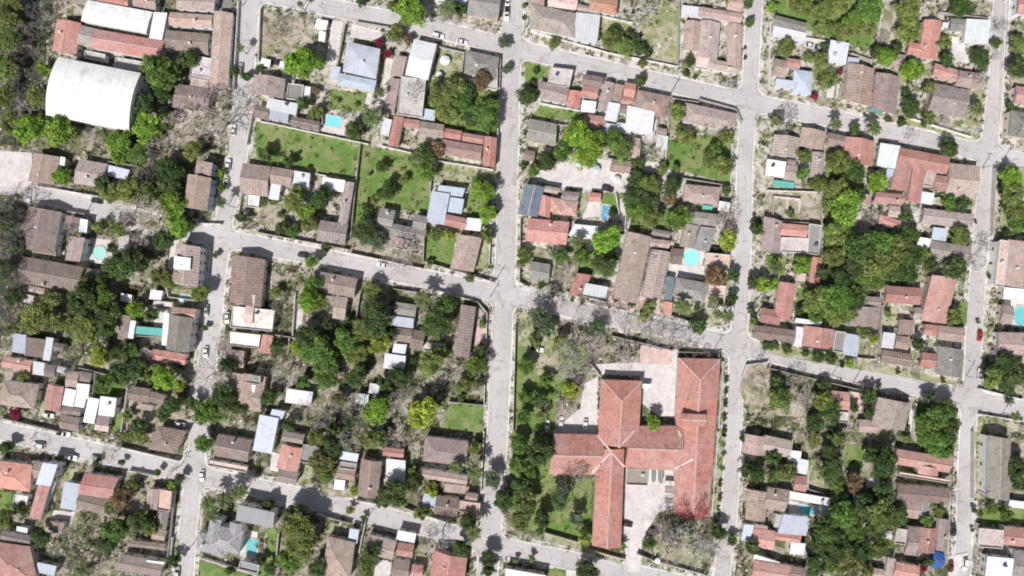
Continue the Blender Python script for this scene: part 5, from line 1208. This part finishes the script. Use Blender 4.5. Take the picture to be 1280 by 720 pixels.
CCN = {'w': 'white', 'g': 'silver grey', 'k': 'black', 'r': 'bright red', 'e': 'dark maroon'}
CKN = {'c': 'saloon car', 's': 'sport utility car', 'u': 'pickup truck'}
CR = random.Random(3)
for key, s in CARS.items():
    for part in s.split(';'):
        x, y, hd, kd, c = part.split(); px = sheet(key, float(x), float(y)); b = ground(*px, 1)
        parts, wheel, light, tail, Ln, W, zb = VEH[kd]
        ang = math.radians(-12.5 if hd == 'h' else 85) + CR.uniform(-.05,.05) + (math.pi if CR.random() < .5 else 0)
        onroad = not any(inside(px, r) for r in OUT.values())
        root = empty('pickup_truck' if kd == 'u' else 'parked_car', (b[0], b[1], .005 if onroad else .27), ang)
        for n_, me, pc in parts: obj(n_, me, root, CC[c] if pc else None)
        for sx in (-Ln*.6, Ln*.6):
            for sy in (-W+.06, W-.06): o = obj('wheel', wheel, root); o.location = (sx, sy, .32)
        for sy in (-1, 1):
            o = obj('headlight', light, root); o.location = (Ln-.06, sy*W*.56, zb*.72-.02)
            o = obj('tail_light', tail, root); o.location = (-Ln, sy*W*.6, zb*.72-.02)
        tag(root, f'{CCN[c]} {CKN[kd]}', 'pickup' if kd == 'u' else 'car', px, 'vehicles parked in the town'); THINGS[-1]['onroad'] = onroad

# ------------------------------------------------------------------ poles, parasols
pm = MB(); pm.tube((0,0,0),(0,0,8.2),.16,.10,8,cap=True); POLE = pm.mesh('shaft', [M['polewood']])
am = MB(); am.box(-1.1,1.1,-.06,.06,7.4,7.55)
for x in (-.95,-.4,.4,.95): am.tube((x,0,7.55),(x,0,7.75),.05,.04,6,cap=True)
ARM = am.mesh('crossarm', [M['polewood']])
lm = MB(); lm.tube((0,.1,7.0),(0,1.7,7.5),.04,.03,6); lm.box(-.13,.13,1.6,2.2,7.42,7.55)
LAMP = lm.mesh('lamp', [M['frame']])
for key, s in POLES.items():
    for part in s.split(';'):
        x, y = map(float, part.split()); px = sheet(key, x, y); b = ground(*px)
        root = empty('utility_pole', (b[0], b[1], .1), CR.choice((1.35, -.2, 2.94)))
        obj('shaft', POLE, root); obj('crossarm', ARM, root); obj('lamp', LAMP, root)
        tag(root, 'slim utility pole with crossarm and lamp', 'pole', px, 'utility poles along the streets')
for key, s in PARASOLS.items():
    for part in s.split(';'):
        x, y, r_, c = part.split(); px = sheet(key, float(x), float(y)); b = ground(*px, 2.2); rad = float(r_)/4*S
        root = empty('parasol', (b[0], b[1], .14))
        mb = MB(); n = 8
        for k in range(n):
            a, d = 2*math.pi*k/n, 2*math.pi*(k+1)/n
            P = (rad*math.cos(a), rad*math.sin(a), 2.1); Q = (rad*math.cos(d), rad*math.sin(d), 2.1)
            mb.face([P, Q, (0,0,2.1+rad*.35)]); mb.face([(P[0],P[1],1.95),(Q[0],Q[1],1.95),Q,P])
        obj('canopy', mb.mesh('canopy', [M['slab']]), root, {'w': (.78,.78,.78), 'l': (.55,.62,.66), 'b': (.03,.10,.36)}[c])
        mb = MB(); mb.tube((0,0,0),(0,0,2.1+rad*.33),.04,.03,8); obj('pole', mb.mesh('pole', [M['frame']]), root)
        tag(root, {'w': 'white parasol', 'l': 'pale blue parasol', 'b': 'large bright blue parasol'}[c], 'parasol', px, 'parasols in the yards')

# ------------------------------------------------------------------ labels: each singles out one thing
ORD = ['first','second','third','fourth','fifth','sixth','seventh','eighth','ninth','tenth','eleventh','twelfth','thirteenth','fourteenth','fifteenth']
def bname(t): return BLOCKS[t['block']][4]
for t in THINGS: t['block'] = block_of(t['px'])
used = set()
def give(t, s):
    if s in used or not 4 <= len(s.split()) <= 16: return False
    used.add(s); t['label'] = s; t['o']['label'] = s; return True
LAND = []
for t in THINGS:
    if t['hand']:
        if give(t, t['desc']): LAND.append(t)
        else: raise RuntimeError('label ' + t['desc'])
def count(ts, key):
    d = {}
    for t in ts: d.setdefault(key(t), []).append(t)
    return d
left = [t for t in THINGS if not t.get('label')]
# beside a landmark
def dirword(d):
    if abs(d[0]) > abs(d[1]): return 'right of' if d[0] > 0 else 'left of'
    return 'below' if d[1] > 0 else 'above'
cand = {}
for t in left:
    best = None
    for l in LAND:
        d = (t['px'][0]-l['px'][0], t['px'][1]-l['px'][1]); dist = math.hypot(*d)-l.get('rad', 6)
        if l['block'] != t['block'] and dist > 10: continue
        if dist < 22 and (best is None or dist < best[0]): best = (dist, l, dirword(d))
    if best: cand.setdefault((t['desc'], best[2], best[1]['desc']), []).append(t)
for (d, w, l), ts in cand.items():
    if len(ts) == 1: give(ts[0], f'{d} just {w} the {l}')
left = [t for t in THINGS if not t.get('label')]
byb = count([t for t in THINGS], lambda t: (t['desc'], t['block']))
for (d, b), ts in byb.items():
    if len(ts) == 1 and not ts[0].get('label'): give(ts[0], f'{d} in {BLOCKS[b][4]}')
def span(b):
    ys = [max(0, min(720, p[1])) for p in OUT[b]]; return min(ys), max(ys)
def third(t):
    # measured along the slant of the cross streets
    f = t['px'][1]-(t['px'][0]-640)*.22
    ring = OUT[t['block']]; v = [max(-20,min(740,p[1]))-(max(-20,min(1300,p[0]))-640)*.22 for p in ring]
    q = (f-min(v))/max(1, max(v)-min(v)); return 'upper' if q < .36 else 'middle' if q < .67 else 'lower'
for t in THINGS: t['third'] = third(t)
g3 = count(THINGS, lambda t: (t['desc'], t['block'], t['third']))
for (d, b, th), ts in g3.items():
    todo = [t for t in ts if not t.get('label')]
    if not todo: continue
    if len(ts) == 1 and give(ts[0], f'{d} in the {th} part of {BLOCKS[b][4]}'): continue
    ts = sorted(ts, key=lambda t: t['px'][0])
    for i, t in enumerate(ts):
        if t.get('label'): continue
        n = len(ts)
        o_ = 'leftmost' if i == 0 else 'rightmost' if i == n-1 else ORD[i] + ' from left'
        for s in (f'{d}, {o_} in {th} part of {BLOCKS[b][4]}', f'{d}, {o_}, {th} part of {BLOCKS[b][4]}', f'{d}, {o_}, {th}, {BLOCKS[b][4].replace("the ","",1)}', f'{d.split(" with ")[0]}, {o_} of those with {d.split(" with ")[-1]}, {BLOCKS[b][4]}'):
            if give(t, s): break
def short(t): return t['desc'].split(' and ')[0] + (' parts' if ' and ' in t['desc'] else '')
g4 = count(THINGS, lambda t: (short(t), t['block']))
for (d, b), ts in g4.items():
    ts = sorted(ts, key=lambda t: t['px'][0])
    for i, t in enumerate(ts):
        if t.get('label'): continue
        o_ = '' if len(ts) == 1 else ', leftmost' if i == 0 else ', rightmost' if i == len(ts)-1 else ', ' + ORD[i] + ' from left'
        for s in (f'{d}{o_} in {BLOCKS[b][4]}', f'{d}{o_}, {BLOCKS[b][4]}', f'{d}{o_}, {BLOCKS[b][4].replace("the ","",1)}', f'{d.replace(" parts","")}{o_}, {BLOCKS[b][4].replace("the ","",1)}'):
            if give(t, s): break
for t in THINGS:
    if not t.get('label'):
        s = f"{t['desc']} in {bname(t)}"; w = s.split()
        print('LABEL TROUBLE', s); t['o']['label'] = ' '.join(w[:16])

# ------------------------------------------------------------------ light, sky, camera
EL = math.radians(51); AZ = (-.50, -.866)
w = bpy.data.worlds.new('World'); scene.world = w; w.use_nodes = True
nt = w.node_tree; bg = nt.nodes['Background']
sky = nt.nodes.new('ShaderNodeTexSky'); sky.sky_type = 'NISHITA'; sky.sun_disc = False
sky.sun_elevation = EL; sky.sun_rotation = math.atan2(AZ[0], AZ[1]); sky.altitude = 300
hs = nt.nodes.new('ShaderNodeHueSaturation'); hs.inputs['Saturation'].default_value = .55
nt.links.new(sky.outputs[0], hs.inputs['Color']); nt.links.new(hs.outputs[0], bg.inputs[0]); bg.inputs[1].default_value = .072
sun = bpy.data.lights.new('sun', 'SUN'); sun.energy = 5.0; sun.angle = math.radians(.55); sun.color = (1, .965, .92)
so = bpy.data.objects.new('sun', sun); COL.objects.link(so)
d = Vector((-AZ[0]*math.cos(EL), -AZ[1]*math.cos(EL), -math.sin(EL)))
so.rotation_euler = d.to_track_quat('-Z', 'Y').to_euler(); so.location = (-60, -60, 120)
cam = bpy.data.cameras.new('camera'); co = bpy.data.objects.new('camera', cam); COL.objects.link(co)
co.location = (0, 0, CAM_H); co.rotation_euler = (0, 0, 0)
cam.sensor_width = 36; cam.lens = 36*CAM_H/(1280*S); cam.clip_end = 12000; cam.clip_start = 1
scene.camera = co
scene.render.resolution_x = 1024; scene.render.resolution_y = 576
scene.view_settings.view_transform = 'Standard'; scene.view_settings.look = 'None'; scene.view_settings.exposure = 0
scene.cycles.max_bounces = 5; scene.cycles.diffuse_bounces = 3; scene.cycles.transparent_max_bounces = 4
scene.cycles.filter_width = 1.9
